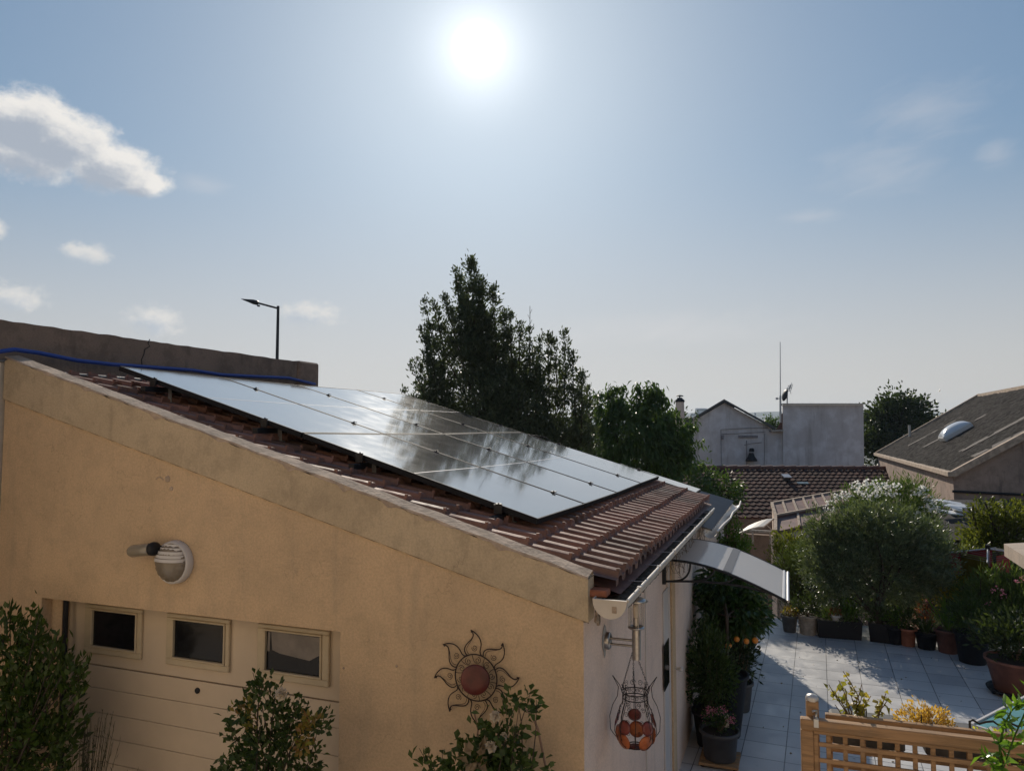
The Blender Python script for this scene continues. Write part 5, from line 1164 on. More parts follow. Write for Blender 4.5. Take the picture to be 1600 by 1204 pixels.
def potted(label, px, py, r, h, pm, kind, lm, size, L=.05, Wd=.018, n=60, name='potted_plant', rings=0, taper=.75, extra=None, cat='potted plant', base=None):
    c = base or gpot(px, py, r * taper); e = empty(name, c, label=label, cat=cat, group='potted plants round the terrace'); potbody(c, r, h, pm, e, rings=rings, taper=taper)
    top = c + Vector((0, 0, h)); w_, hh = size
    if kind == 'bush':
        P, D = crown([(top + Vector((0, 0, hh * .5)), (w_, w_, hh * .55))], n, 12, w_ * .16, .4, .7)
        m = MB(); branches(top - Vector((0, 0, .03)), [top + Vector((random.uniform(-.6, .6) * w_, random.uniform(-.6, .6) * w_, hh * random.uniform(.5, .9))) for _ in range(9)], .006, m); m.build('stem', twig, e, True)
    elif kind == 'spike':
        P = []; D = []
        for i in range(n): a = random.uniform(0, 6.28); s_ = random.uniform(.05, .8); P.append(tuple(top + Vector((math.cos(a) * r * .4 * s_, math.sin(a) * r * .4 * s_, -.02)))); D.append((math.cos(a) * s_, math.sin(a) * s_, 1.0))
        P, D = np.array(P), np.array(D); k = len(P); leafmesh('foliage', P, D, rng.uniform(.5, 1, k) * hh, rng.uniform(.8, 1.2, k) * Wd, lm, e, True, fold=.3, droop=.12); return e, top
    k = len(P); leafmesh('foliage', P, D, rng.uniform(.7, 1.3, k) * L, rng.uniform(.8, 1.2, k) * Wd, lm, e, True)
    if extra: extra(e, top)
    return e, top
def petals(name, c, rad, n, lm, e, size=.02):
    P = np.array(c) + rng.normal(size=(n, 3)) * np.array(rad); leafmesh(name, P, unit(n) + np.array([0, -.3, .6]), size, size * .9, lm, e, True)
potted('small plant in a plain dark grey pot, leftmost of the row across the terrace', 1234, 988, .115, .24, greypot, 'bush', L_young, (.13, .10), .035, .02, 26)
potted('sprawling plant in a beige ribbed pot, second pot from the left in the far row', 1263, 992, .135, .27, beigepot, 'bush', L_dark, (.20, .28), .05, .018, 60, rings=4, taper=.85)
# long black trough
def trough(label, pa, pb, dpt, h, plants):
    A, B = onZ(*pa), onZ(*pb); e = empty('trough', (A + B) / 2, label=label, cat='planter', group='black troughs on the terrace'); d = (B - A).normalized(); nb = Vector((-d.y, d.x, 0)); nb = nb if nb.y > 0 else -nb
    m = MB(); a0, a1 = A + d * .02, B - d * .02; f = [a0 + nb * .02, a1 + nb * .02, a1 + nb * (dpt - .02), a0 + nb * (dpt - .02)]; g = [A, B, B + nb * dpt, A + nb * dpt]
    vs = [v for v in f] + [v + Vector((0, 0, h)) for v in g] + [v + Vector((0, 0, h)) for v in [A + (d + nb) * .02, B + (nb - d) * .02, B - d * .02 + nb * (dpt - .02), A + d * .02 + nb * (dpt - .02)]]
    fs = [(3, 2, 1, 0)] + [(i, (i + 1) % 4, 4 + (i + 1) % 4, 4 + i) for i in range(4)] + [(4 + i, 4 + (i + 1) % 4, 8 + (i + 1) % 4, 8 + i) for i in range(4)]
    m.add(vs, fs); m.build('box', blackpl, e, True); m = MB(); m.face([v - Vector((0, 0, .02)) for v in vs[8:12]]); m.build('soil', soil, e, True)
    return e, A, B, nb
e, A, B, nb = trough('long black trough filled with low weeds, between the beige pot and the olive tree', (1278, 996), (1349, 1001), .28, .25, 0)
P, D = crown([((A + B) / 2 + nb * .14 + Vector((0, 0, .30)), (.34, .10, .14))], 90, 10, .04, .8, .5); k = len(P); leafmesh('foliage', P, D, rng.uniform(.04, .09, k), rng.uniform(.008, .016, k), L_oleander, e, True)
P, D = crown([(A.lerp(B, .72) + nb * .14 + Vector((0, 0, .38)), (.12, .10, .14))], 34, 10, .04, .8, .5); k = len(P); leafmesh('foliage', P, D, rng.uniform(.04, .07, k), rng.uniform(.02, .03, k), L_fresh, e, True)
c_ = A.lerp(B, .42) + nb * .06 + Vector((0, 0, .235)); e3 = empty('potted_plant', c_, label='small white pot with reddish plant sitting in the long black trough', cat='potted plant', group='potted plants round the terrace'); potbody(c_, .055, .09, whitepot, e3)
P, D = crown([(c_ + Vector((0, 0, .14)), (.09, .07, .06))], 20, 8, .02); leafmesh('foliage', P, D, .03, .015, L_red, e3, True)
# tapering olive in its own trough
e, A, B, nb = trough('short black trough at the foot of the olive tree', (1357, 1002), (1404, 1008), .30, .26, 0)
P, D = crown([((A + B) / 2 + nb * .12 + Vector((0, 0, .32)), (.22, .10, .12))], 50, 10, .04, .8, .5); k = len(P); leafmesh('foliage', P, D, rng.uniform(.03, .07, k), rng.uniform(.01, .02, k), L_rose, e, True)
ob = (A + B) / 2 + nb * .16 - (B - A) * .15 + Vector((0, 0, .235)); OLIVE = 1; ol = empty('olive_tree', ob, label='broad grey-green olive tree with dense rounded crown on the far side of the terrace', cat='tree')
oc = at(1366, 880, 10.9)
obl = [(oc, (.92, .72, .74)), (at(1310, 888, 10.8), (.50, .5, .52)), (at(1425, 880, 10.8), (.50, .5, .55)), (at(1365, 835, 10.9), (.70, .6, .46)), (at(1315, 850, 10.9), (.42, .4, .42)), (at(1415, 845, 10.9), (.50, .4, .42)), (at(1340, 925, 10.8), (.30, .3, .2)), (at(1285, 850, 11), (.25, .3, .4)), (at(1452, 850, 11), (.25, .3, .45))]
obl += [(oc + Vector((math.cos(a_) * .82, random.uniform(-.3, .3), math.sin(a_) * .66 + .08)), (random.uniform(.22, .34),) * 3) for a_ in (.1, .6, 1.0, 1.5, 2.0, 2.5, 3.0, 3.5, -.5)]
P, D = crown(obl, 1900, 22, .042, .35, .8, .45, .5); k = len(P); leafmesh('crown', P, D, rng.uniform(.045, .085, k), rng.uniform(.014, .022, k), L_olive, ol, True)
tps = []
for i in range(46): a = random.uniform(0, 2 * math.pi); s_ = random.uniform(.7, 1.08); tps.append(tuple(oc + Vector((math.cos(a) * 1.02 * s_, random.uniform(-.5, .5), math.sin(a) * .88 * s_ + .06))))
P, D = shoots(tps, 34, .22, .03, .8); k = len(P); leafmesh('shoot_tips', P, D, rng.uniform(.035, .06, k), rng.uniform(.008, .012, k), L_olive, ol, True)
m = MB(); m.tube([ob, ob + Vector((-.01, 0, .22)), ob + Vector((.03, .02, .42))], [.055, .045, .045], 10); fk = ob + Vector((.03, .02, .40)); branches(fk, [oc + Vector((random.uniform(-.6, .7), random.uniform(-.4, .4), random.uniform(-.2, .6))) for _ in range(8)], .022, m); branches(ob + Vector((0, 0, .05)), [at(1325, 930, 10.7), at(1318, 900, 10.7)], .03, m, .05); m.build('trunk', bark, ol, True)
potted('low plant in a black pot between the olive trough and the terracotta pot', 1399, 1007, .13, .23, blackpl, 'bush', L_fresh, (.14, .24), .05, .018, 26)
potted('leafy plant in a bright terracotta pot', 1419, 1010, .11, .24, terracotta, 'bush', L_rose, (.15, .22), .05, .02, 40)
potted('strappy plant in a low black pot right of the terracotta pot', 1448, 1015, .14, .22, blackpl, 'spike', L_rose, (.2, .30), .1, .018, 46)
potted('spiky iris-like plant in a brown clay pot', 1482, 1021, .155, .30, browncl, 'spike', L_fresh, (.2, .62), .1, .024, 34)
potted('bushy dark plant in a large black pot at the right of the far row', 1520, 1038, .20, .38, blackpl, 'bush', L_rose, (.30, .40), .07, .018, 90)
def bowlx(e, top):
    m = MB(); c = e.location
    m.lathe([(0, .03), (.27, .03), (.29, .04), (.30, .065), (.285, .065), (.27, .05)], c, 30); m.build('saucer', blackpl, e, True)
    for a in (3.4, 4.5, 5.6, 1.5): m = MB(); m.lathe([(.022, -.012), (.022, .012)], (c.x + math.cos(a) * .25, c.y + math.sin(a) * .25, .024), 12, 0, (1, .3, 0)); m.build('caster', blackpl, e, True)
b0 = onZ(1590, 1094); cB = Vector((b0.x, b0.y, 0)) + Vector((.05, .22, 0)); cB.z = .0
e, top = potted('glossy dark bush in a big terracotta bowl on a wheeled saucer at the right edge', 0, 0, .30, .40, mat('dusty_terracotta', (.23, .095, .065), .7, var=.3, vscale=9), 'bush', L_dark, (.40, .42), .08, .032, 110, base=cB, taper=.68)
bowlx(e, top)
lf = leafmesh('fallen_leaves', np.stack([rng.uniform(-.6, 2.2, 60), rng.uniform(7.2, 11.6, 60), np.full(60, .006)], 1), np.concatenate([rng.normal(size=(60, 2)), np.full((60, 1), .05)], 1), rng.uniform(.02, .04, 60), rng.uniform(.01, .018, 60), leafmat('fallen_leaf', (.10, .075, .03), (.16, .12, .05), .1), None, False)
tag(lf, kind='stuff')
# left side, along the pinkish wall
q = Vector((-.63, 6.98, .045)); e, top = potted('pink geranium in a dark grey pot on a wooden trolley beside the pinkish wall', 0, 0, .165, .25, mat('slate_pot', (.055, .055, .06), .5, var=.2), 'bush', L_rose, (.14, .14), .032, .02, 34, base=q, taper=.82)
for o_ in ((-.09, -.02, .15), (-.05, .05, .13), (.10, -.02, .10), (-.13, .03, .08), (0.02, .08, .14)): petals('blossom', top + Vector(o_), (.022, .022, .018), 40, petalp, e, .016)
m = MB()
for i in range(4): m.box((-.80, 6.82 + .09 * i, .022), (-.46, 6.895 + .09 * i, .044), 0, None, .002)
m.build('trolley', wood, e, True)
for x_, y_ in ((-.77, 6.85), (-.49, 6.85), (-.49, 7.12)): m = MB(); m.lathe([(.017, -.008), (.017, .008)], (x_, y_, .014), 12, 0, (0, 1, 0)); m.build('caster', blackpl, e, True)
m = MB(); tp_ = top + Vector((.06, .06, 0)); m.prism([tp_ + Vector((-.02, 0, 0)), tp_ + Vector((.02, 0, 0)), tp_ + Vector((.018, 0, .11)), tp_ + Vector((0, 0, .12)), tp_ + Vector((-.018, 0, .11))], (0, .003, 0)); m.build('plant_tag', pvc, e, True)
# orange tree in its tall tapered black pot
tc_ = Vector((-.62, 7.62, 0)); ot = empty('orange_tree', tc_, label='small orange tree bearing ripe oranges in a tall black pot beside the pinkish wall', cat='tree')
m = MB(); m.lathe([(0, 0), (.125, 0), (.13, .01), (.205, .56), (.225, .57), (.225, .60), (.205, .60), (.195, .57)], tc_, 30); m.build('pot', blackpl, ot, True)
m = MB(); m.lathe([(.198, .565), (0, .57)], tc_, 20); m.build('soil', soil, ot, True)
cc = [at(1140, 948, 7.7), at(1165, 965, 7.6), at(1120, 915, 7.7), at(1165, 925, 7.8), at(1108, 960, 7.6), at(1145, 905, 8.0), at(1185, 965, 7.7)]
m = MB(); tk = tc_ + Vector((0, 0, .56)); top = Vector((-.60, 7.66, 1.14)); m.tube([tk, tk.lerp(top, .5) + Vector((.01, 0, 0)), top], [.022, .018, .017], 8); branches(top, cc + [at(1130, 935, 7.6), at(1175, 945, 7.6)], .012, m); m.build('trunk', bark, ot, True)
P, D = crown([(cc[0], (.26, .26, .22)), (cc[1], (.20, .2, .17)), (cc[2], (.16, .2, .20)), (cc[3], (.20, .2, .16)), (cc[4], (.13, .16, .26)), (cc[5], (.20, .2, .10)), (cc[6], (.12, .14, .14))], 330, 11, .035, -.1, .8, .5); k = len(P); leafmesh('crown', P, D, rng.uniform(.06, .11, k), rng.uniform(.026, .042, k), L_citrus, ot, True, droop=.25)
for px, py, r_ in ((1138, 1008, .032), (1151, 998, .028), (1166, 1001, .028), (1180, 1000, .030)):
    c_ = at(px, py, 7.35); m = MB(); m.lathe([(0, -r_)] + [(r_ * math.cos(a), r_ * math.sin(a)) for a in [-1.3 + .26 * i for i in range(11)]] + [(0, r_)], c_, 18); m.build('orange', orange, ot, True)
potted('dark leafy plant in a grey pot behind the orange tree', 0, 0, .15, .30, greypot, 'bush', L_dark, (.22, .62), .06, .022, 120, base=Vector((-.55, 8.35, 0)))
potted('dense green shrub in a black pot against the pinkish wall beneath the orange tree', 0, 0, .17, .32, blackpl, 'bush', L_rose, (.23, .72), .045, .02, 240, base=Vector((-.74, 7.35, 0)))
potted('narrow upright shrub in a black pot against the pinkish wall', 0, 0, .12, .30, blackpl, 'bush', L_citrus, (.13, .85), .05, .02, 110, base=Vector((-.80, 6.98, 0)) + Vector((0, .6, 0)))
potted('trailing plant in a dark pot farther along the pinkish wall', 0, 0, .16, .30, blackpl, 'bush', L_dark, (.24, .75), .06, .024, 150, base=Vector((-.62, 8.9, 0)))
potted('airy fruit shrub in a dark pot behind the orange tree crown', 0, 0, .17, .30, greypot, 'bush', L_citrus, (.28, .80), .07, .026, 130, base=Vector((-.66, 9.9, 0)))
potted('light green leafy shrub in a pot near the end of the path', 0, 0, .17, .30, browncl, 'bush', L_oleander, (.30, .62), .07, .016, 130, base=Vector((-.70, 10.8, 0)))

# ================================================================== shrubs and trees round the terrace
def tree(name, label, cat, base, blobs, ncl, per, clr, lm, L, Wd, up=.3, outw=.7, r0=.1, nbr=12, tips=None, tipn=60, tipl=.5, tips_s=.05, group=None, shell=.45, trunkm=None, droop=0.):
    b = Vector(base); e = empty(name, b, label=label, cat=cat, group=group)
    P, D = crown(blobs, ncl, per, clr, up, outw, shell)
    if tips: p2, d2 = shoots([tuple(t_) for t_ in tips], tipn, tipl, tips_s); P = np.concatenate([P, p2]); D = np.concatenate([D, d2])
    k = len(P); leafmesh('crown', P, D, rng.uniform(.7, 1.3, k) * L, rng.uniform(.8, 1.2, k) * Wd, lm, e, True, droop=droop)
    m = MB(); c0_ = Vector(blobs[0][0]); lowz = min(bl0[0][2] - bl0[1][2] * .6 for bl0 in blobs); fk = Vector((b.x * .7 + c0_.x * .3, b.y * .7 + c0_.y * .3, b.z + max(.1, (lowz - b.z)) * .8))
    m.tube([b, b.lerp(fk, .5) + Vector((r0 * .3, 0, 0)), fk], [r0, r0 * .85, r0 * .75], 10)
    tg = []
    for i in range(nbr): bl0 = blobs[i % len(blobs)]; u = unit(1)[0] * .55; tg.append(Vector(bl0[0]) + Vector((u[0] * bl0[1][0], u[1] * bl0[1][1], abs(u[2]) * bl0[1][2])))
    if tips: tg += [Vector(t_) for t_ in tips]
    branches(fk, tg, r0 * .5, m); m.build('trunk', trunkm or bark, e, True); return e
def gz_(px, py, d, z): q = at(px, py, d); return Vector((q.x, q.y, z))
tree('conifer_shrub', 'feathery yellowish-green upright shrub left of the olive tree', 'shrub', gz_(1246, 930, 12.3, 0), [(at(1244, 905, 12.3), (.36, .3, .55)), (at(1234, 880, 12.3), (.2, .2, .3)), (at(1270, 900, 12.3), (.3, .3, .6)), (at(1252, 945, 12.3), (.36, .3, .35))], 440, 20, .055, leafmat('feathery_leaf', (.045, .075, .02), (.085, .11, .03), .3), .06, .008, .9, .3, .03, tips=[at(x, y, 12.3) for x, y in ((1218, 862), (1224, 852), (1233, 850), (1243, 856), (1252, 848), (1262, 850), (1272, 842), (1215, 880))], tipn=90, tipl=.4, tips_s=.04)
tree('broadleaf_shrub', 'dark shrub with yellow-green top at the corner of the lean-to', 'shrub', gz_(1230, 900, 13.3, 0), [(at(1238, 850, 13.3), (.38, .3, .22)), (at(1228, 880, 13.3), (.26, .3, .5))], 170, 14, .06, leafmat('yellow_green_leaf', (.08, .10, .02), (.14, .15, .03), .4), .065, .028, .4)  # leaves coloured yellow-green throughout the crown
tree('white_oleander', 'tall oleander with white blossom rising behind the olive tree', 'shrub', gz_(1400, 900, 13, 0), [(at(1400, 790, 12.4), (.72, .4, .40)), (at(1345, 782, 12.4), (.40, .3, .26)), (at(1432, 812, 13), (.36, .4, .42)), (at(1425, 768, 12.4), (.36, .3, .22)), (at(1400, 850, 13), (.9, .4, .6))], 560, 16, .06, L_oleander, .10, .018, .6, .6, .05, tips=[at(x, y, 13) for x, y in ((1345, 762), (1362, 756), (1385, 757), (1405, 752), (1420, 744), (1438, 756), (1455, 770), (1330, 775))], tipn=40, tipl=.3)
wo = bpy.data.objects['white_oleander']; petalwh = leafmat('white_petal', (.80, .80, .76), (.85, .84, .80), .5, (1, 1, 1))
for px, py in ((1340, 764), (1352, 762), (1362, 760), (1345, 772), (1374, 766), (1385, 762), (1400, 764), (1355, 778), (1368, 776), (1440, 768), (1432, 776), (1452, 786), (1448, 798), (1436, 808), (1310, 782), (1322, 778), (1300, 790), (1298, 802), (1392, 775), (1462, 800)):
    petals('blossom', at(px, py - 4, 12.0), (.05, .04, .035), 26, petalwh, wo, .045)
tree('citrus_bush', 'yellow-green sunlit bush above the clothes dryer', 'shrub', gz_(1560, 880, 13, 0), [(at(1560, 830, 13), (.62, .4, .36)), (at(1548, 852, 13), (.4, .4, .34)), (at(1590, 815, 13), (.5, .4, .34)), (at(1540, 800, 13), (.3, .3, .2)), (at(1512, 872, 12.6), (.30, .3, .26))], 420, 14, .07, leafmat('olive_citrus_leaf', (.055, .075, .015), (.12, .13, .03), .4), .07, .034, .5, tips=[at(x, y, 13) for x, y in ((1520, 790), (1538, 782), (1552, 776), (1568, 784), (1590, 778), (1535, 822))], tipn=30, tipl=.3)
tree('dark_hedge', 'dark hedge filling the gap behind the olive trunk', 'hedge', gz_(1400, 960, 12, 0), [(at(1320, 940, 12), (.75, .3, .42)), (at(1420, 935, 12), (.8, .3, .42)), (at(1500, 930, 12), (.7, .3, .45)), (at(1580, 920, 12), (.7, .3, .5))], 520, 14, .09, L_dark, .07, .03, .3)
tree('lemon_shrub', 'small shrub with yellow leaves under the left arm of the clothes dryer', 'shrub', gz_(1478, 960, 11, 0), [(at(1480, 905, 10.9), (.17, .15, .18)), (at(1475, 930, 10.9), (.15, .15, .15))], 60, 12, .05, leafmat('yellowing_leaf', (.16, .16, .015), (.26, .20, .03), .45), .07, .03, .2, r0=.015)
tree('pink_oleander', 'loose oleander with a few pink flowers at the right edge', 'shrub', gz_(1550, 1010, 10.2, 0), [(at(1560, 940, 10.2), (.50, .4, .42)), (at(1590, 960, 10.0), (.4, .4, .5)), (at(1525, 960, 10.2), (.35, .3, .36)), (at(1580, 915, 10.2), (.35, .3, .22)), (at(1540, 1000, 10), (.4, .3, .28))], 430, 14, .07, L_oleander, .10, .017, .6, .6, .03, tips=[at(x, y, 10.1) for x, y in ((1535, 890), (1548, 893), (1558, 886), (1572, 898), (1590, 885), (1515, 908), (1600, 880))], tipn=40, tipl=.28)
po_ = bpy.data.objects['pink_oleander']
for px, py in ((1550, 922), (1562, 921), (1543, 945), (1597, 903), (1588, 907), (1566, 930)): petals('blossom', at(px, py, 9.75), (.022, .022, .018), 9, petalp, po_, .028)
tree('flowering_sage', 'thin plant with one red flower head between the pots', 'plant', gz_(1445, 990, 11.2, 0), [(at(1444, 960, 11.2), (.12, .1, .20))], 26, 10, .04, L_red, .05, .02, .5, r0=.008, nbr=5, tips=[at(1445, 936, 11.2)], tipn=12, tipl=.1)
petals('blossom', at(1445, 937, 11.1), (.025, .02, .04), 40, petalp, bpy.data.objects['flowering_sage'], .025)
tree('annex_shrub', 'bright glossy shrub below the bent gutter of the annex', 'shrub', gz_(1150, 900, 10.4, 0), [(at(1146, 835, 10.4), (.17, .15, .20)), (at(1155, 860, 10.4), (.17, .15, .16)), (at(1135, 870, 10.4), (.2, .15, .25))], 130, 12, .045, leafmat('glossy_bright_leaf', (.06, .12, .02), (.12, .19, .04), .4, rough=.3), .055, .028, .4, r0=.03)
m = MB()
for i, (a, b) in enumerate((((1488, 1000), (1484, 940)), ((1462, 995), (1486, 935)))): A, B = at(*a, 10.8), at(*b, 10.9); A.z = 0.1; m.tube([A, B], .008, 6)
st2 = m.build('bamboo_cane', twig); tag(st2, 'pair of pale canes leaning over the brown clay pot', 'cane')

# clothes dryer with laundry
dc = at(1544, 872, 10.9); cdb = empty('clothes_dryer', (dc.x, dc.y, 0), label='square rotary clothes dryer with pale arms at the right edge', cat='clothes dryer')
zt = at(1543, 857, 10.9).z; zl = at(1545, 880, 10.9).z; m = MB(); m.tube([(dc.x, dc.y, 0), (dc.x, dc.y, zt)], .022, 10); m.build('mast', alu, cdb, True)
m = MB(); m.tube([(dc.x, dc.y, zt - .02), (dc.x, dc.y, zt + .06)], .035, 10); m.tube([(dc.x, dc.y, zl - .14), (dc.x, dc.y, zl - .04)], .035, 10); m.build('hub', blackpl, cdb, True)
tipsd = [at(1473, 864, 11.1), at(1543, 882, 10.3), at(1612, 866, 10.9), at(1556, 853, 11.6)]
zz = sum(t_.z for t_ in tipsd) / 4
for t_ in tipsd: t_.z = zz
for t_ in tipsd: m = MB(); m.tube([(dc.x, dc.y, zt), t_], .011, 8); m.build('arm', alu, cdb, True)
m = MB(); hb = Vector((dc.x, dc.y, zt))
for s_ in (.35, .5, .65, .8, .95):
    q = [hb.lerp(t_, s_) for t_ in tipsd]
    for i in range(4): m.tube([q[i], q[(i + 1) % 4]], .0022, 4, 0, False, False)
m.build('line', mat('dull_line', (.16, .16, .15), .8), cdb, True)
def cloth(label, a, b, drop, cm, wv=.02):
    a, b = Vector(a), Vector(b); nx, nz_ = 16, 12; vs = []; fs = []; dn = (b - a).normalized(); nr_ = Vector((-dn.y, dn.x, 0))
    for i in range(nx + 1):
        for j in range(nz_ + 1): u, v = i / nx, j / nz_; vs.append(a.lerp(b, u) + Vector((0, 0, -drop * v - .01 * math.sin(math.pi * u) * (1 - v))) + nr_ * (wv * v * math.sin(u * 14 + v * 2)))
    for i in range(nx):
        for j in range(nz_): fs.append((i * (nz_ + 1) + j, (i + 1) * (nz_ + 1) + j, (i + 1) * (nz_ + 1) + j + 1, i * (nz_ + 1) + j + 1))
    m = MB(); m.add(vs, fs, 0, True); o = m.build('laundry', cm); tag(o, label, 'laundry', 'clothes hanging on the dryer'); sm_ = o.modifiers.new('thickness', 'SOLIDIFY'); sm_.thickness = .006
def cmat(n, c): return leafmat(n, c, c, .3, (1.3, 1.1, .9), .9, .1)
cloth('dark red cloth hanging from the left corner of the clothes dryer', hb.lerp(tipsd[0], .98), hb.lerp(tipsd[3], .5), .34, cmat('red_cloth', (.20, .03, .03)))
cloth('olive yellow cloth hanging in the middle of the clothes dryer', hb.lerp(tipsd[0], .60), hb.lerp(tipsd[1], .62), .42, cmat('mustard_cloth', (.16, .13, .02)))
cloth('red cloth hanging right of the dryer mast', hb.lerp(tipsd[1], .55) + Vector((.12, .06, 0)), hb.lerp(tipsd[2], .5), .30, cmat('coral_cloth', (.34, .07, .06)))
# overhanging slab at the right edge
sb = empty('porch_roof', at(1640, 930, 9), label='beige rendered porch slab jutting in at the right edge above the oleander', cat='porch')
a_, b_ = at(1568.5, 849, 9.4), at(1568.5, 868, 9.4); b2 = at(1601, 889, 8.3); t2 = at(1601, 864, 8.3); zt_, zb_ = a_.z, b_.z
f0 = Vector((a_.x, a_.y, 0)); f1 = onZ(1601, 889, zb_); f1.z = 0; dd = (f1 - f0).normalized(); f1 = f0 + dd * 2.2; bk_ = Vector((1.2, .9, 0))
m = MB(); m.prism([f0 + Vector((0, 0, zb_)), f1 + Vector((0, 0, zb_)), f1 + bk_ + Vector((0, 0, zb_)), f0 + bk_ + Vector((0, 0, zb_))], (0, 0, zt_ - zb_)); m.build('slab', mat('beige_render', rough=.9, fn=stucco_fn((.55, .43, .33), (.46, .37, .29), (.25, .2, .16), .5)), sb, True)
m = MB(); q = f1 + bk_ * .5 - dd * .3; m.box((q.x - .1, q.y - .1, 0), (q.x + .1, q.y + .1, zb_ + .01)); m.build('post', pinkwall, sb, True)
# low roof with pale discarded boards
lr_ = empty('low_roof', at(1500, 830, 16.2), label='low dark flat roof strewn with pale boards behind the olive tree', cat='building')
def lrp(px, py): u = (836 - py) / 60.; return at(px, py, 13.5 + 2.1 * u)
m = MB(); q4 = [lrp(1446, 838), lrp(1640, 838), lrp(1640, 776), lrp(1446, 776)]; m.prism([Vector((v.x, v.y, v.z - .06)) for v in q4], (0, 0, -3.2)); m.build('block', mat('dark_flat_roof', (.06, .052, .048), .9, var=.4, vscale=3), lr_, True)
for i, (px, py, w2, l2, a, tl2) in enumerate(((1468, 786, .15, .52, .3, .1), (1483, 790, .13, .5, .25, .15), (1475, 797, .16, .55, .35, .05), (1492, 797, .15, .5, .2, .22), (1499, 804, .17, .55, .5, .1), (1484, 806, .14, .45, .1, .2), (1500, 818, .2, .42, 1.2, .3), (1488, 822, .24, .40, .8, .1))):
    c_ = lrp(px, py); c_.z += .05 + .03 * i; M_ = Matrix.Translation(c_) @ Matrix.Rotation(a, 4, 'Z') @ Matrix.Rotation(tl2, 4, 'Y') @ Matrix.Rotation(.22, 4, 'X'); m = MB(); m.box((-l2 / 2, -w2 / 2, -.012), (l2 / 2, w2 / 2, .012), 0, M_, .003)
    o = m.build('board', mat('bright_board', (.85, .84, .82), .35, spec=.6)); tag(o, ('pale board on the low roof, uppermost of the heap', 'pale board on the low roof, right of the uppermost one', 'pale board on the low roof, left in the middle of the heap', 'pale tilted board on the low roof, near the heap centre', 'long pale board on the low roof, right side of the heap', 'short pale board on the low roof, below the heap centre', 'steeply tilted pale board at the lower right of the heap', 'broad pale board lying lowest in the heap')[i], 'board', 'pale boards on the low roof')
rbk = empty('red_edged_roof', at(1560, 775, 18), label='low roof with reddish edge in front of the right-hand workshop', cat='roof')
A = at(1512, 770, 18.2); B = at(1660, 776, 18.2); m = MB(); m.prism([A, B, B + Vector((0, 0, -.16)), A + Vector((0, 0, -.16))], (0, -.15, 0)); m.build('fascia', mat('faded_red_paint', (.26, .09, .08), .6, var=.3), rbk, True)
m = MB(); 
for k in range(4): A3, B3 = at(1512 + k * 3, 778 + k * 4.5, 17.7 - k * .2), at(1660, 786 + k * 5, 17.7 - k * .2); m.bar(A3, B3, .05, .04)
m.build('batten', mortar, rbk, True)

# ================================================================== plants against the gable
def py_(px, py, Y=3.2): return onY(px, py, Y)
tree('laurel_shrub', 'dark laurel shrub climbing the left corner of the ochre gable', 'shrub', Vector((-4.55, 3.15, 0)), [(py_(45, 1060), (.22, .16, .26)), (py_(20, 1010), (.14, .12, .24)), (py_(70, 1110), (.22, .16, .24)), (py_(100, 1060), (.11, .1, .11)), (py_(20, 1150), (.3, .2, .35)), (py_(60, 1000), (.08, .08, .14)), (py_(80, 1170), (.2, .15, .2)), (py_(95, 1015), (.07, .06, .05))], 300, 9, .035, leafmat('laurel_leaf', (.028, .055, .012), (.065, .105, .022), .35, rough=.32), .055, .026, .55, .5, .02, tips=[py_(x, y) for x, y in ((15, 940), (52, 945), (62, 960), (90, 990), (125, 1040), (28, 960), (120, 1060))], tipn=16, tipl=.16, tips_s=.02)
def wisps(label, c, n, h, sp):
    c = Vector(c); e = empty('broom_plant', c, label=label, cat='plant', group='wispy plants in front of the garage door'); m = MB(); P = []; D = []
    for i in range(n):
        a = random.uniform(0, 6.28); r_ = random.random(); t_ = c + Vector((math.cos(a) * sp * r_, math.sin(a) * sp * .6 * r_, h * random.uniform(.55, 1))); b = c + Vector((math.cos(a) * sp * .3 * r_, math.sin(a) * sp * .2 * r_, 0)); mid = b.lerp(t_, .5) + Vector((random.uniform(-.02, .02), 0, .03)); m.tube([b, mid, t_], [.0025, .002, .001], 4, 0, False, False)
        for k in range(16): u = random.uniform(.2, 1); P.append(tuple(b.lerp(t_, u))); D.append((random.gauss(0, .35), random.gauss(0, .35), 1))
    m.build('stem', L_dry, e, True); k = len(P); leafmesh('foliage', P, D, rng.uniform(.02, .04, k), .003, L_dry, e, True); return e
wisps('taller clump of wispy broom stems left of centre before the garage door', Vector((py_(130, 1180, 3.3).x, 3.3, .42)), 75, .88, .30)
wisps('small clump of wispy broom stems before the garage door', Vector((py_(215, 1180, 3.3).x, 3.3, .42)), 26, .62, .12)
P0 = py_(425, 1150, 3.1)
ro = tree('rose_bush', 'climbing rose with one cream bloom in front of the third garage window', 'shrub', Vector((P0.x, 3.1, 0)), [(py_(415, 1120, 3.1), (.17, .14, .17)), (py_(440, 1165, 3.1), (.22, .16, .2)), (py_(400, 1085, 3.1), (.08, .08, .09)), (py_(470, 1130, 3.1), (.12, .1, .13)), (py_(375, 1165, 3.1), (.10, .1, .14)), (py_(490, 1140, 3.1), (.08, .08, .08)), (py_(420, 1230, 3.1), (.3, .2, .3))], 240, 8, .028, L_rose, .042, .024, .2, .6, .014, tips=[py_(x, y, 3.1) for x, y in ((395, 1050), (408, 1058), (385, 1075), (432, 1075), (470, 1085), (355, 1120), (500, 1110), (352, 1190))], tipn=13, tipl=.12, tips_s=.02, droop=.1)
P, D = crown([(py_(492, 1125, 3.05), (.06, .05, .05)), (py_(385, 1115, 3.05), (.05, .05, .05)), (py_(475, 1150, 3.0), (.05, .05, .09))], 22, 6, .015); leafmesh('foliage', P, D, .038, .02, L_young, ro, True)
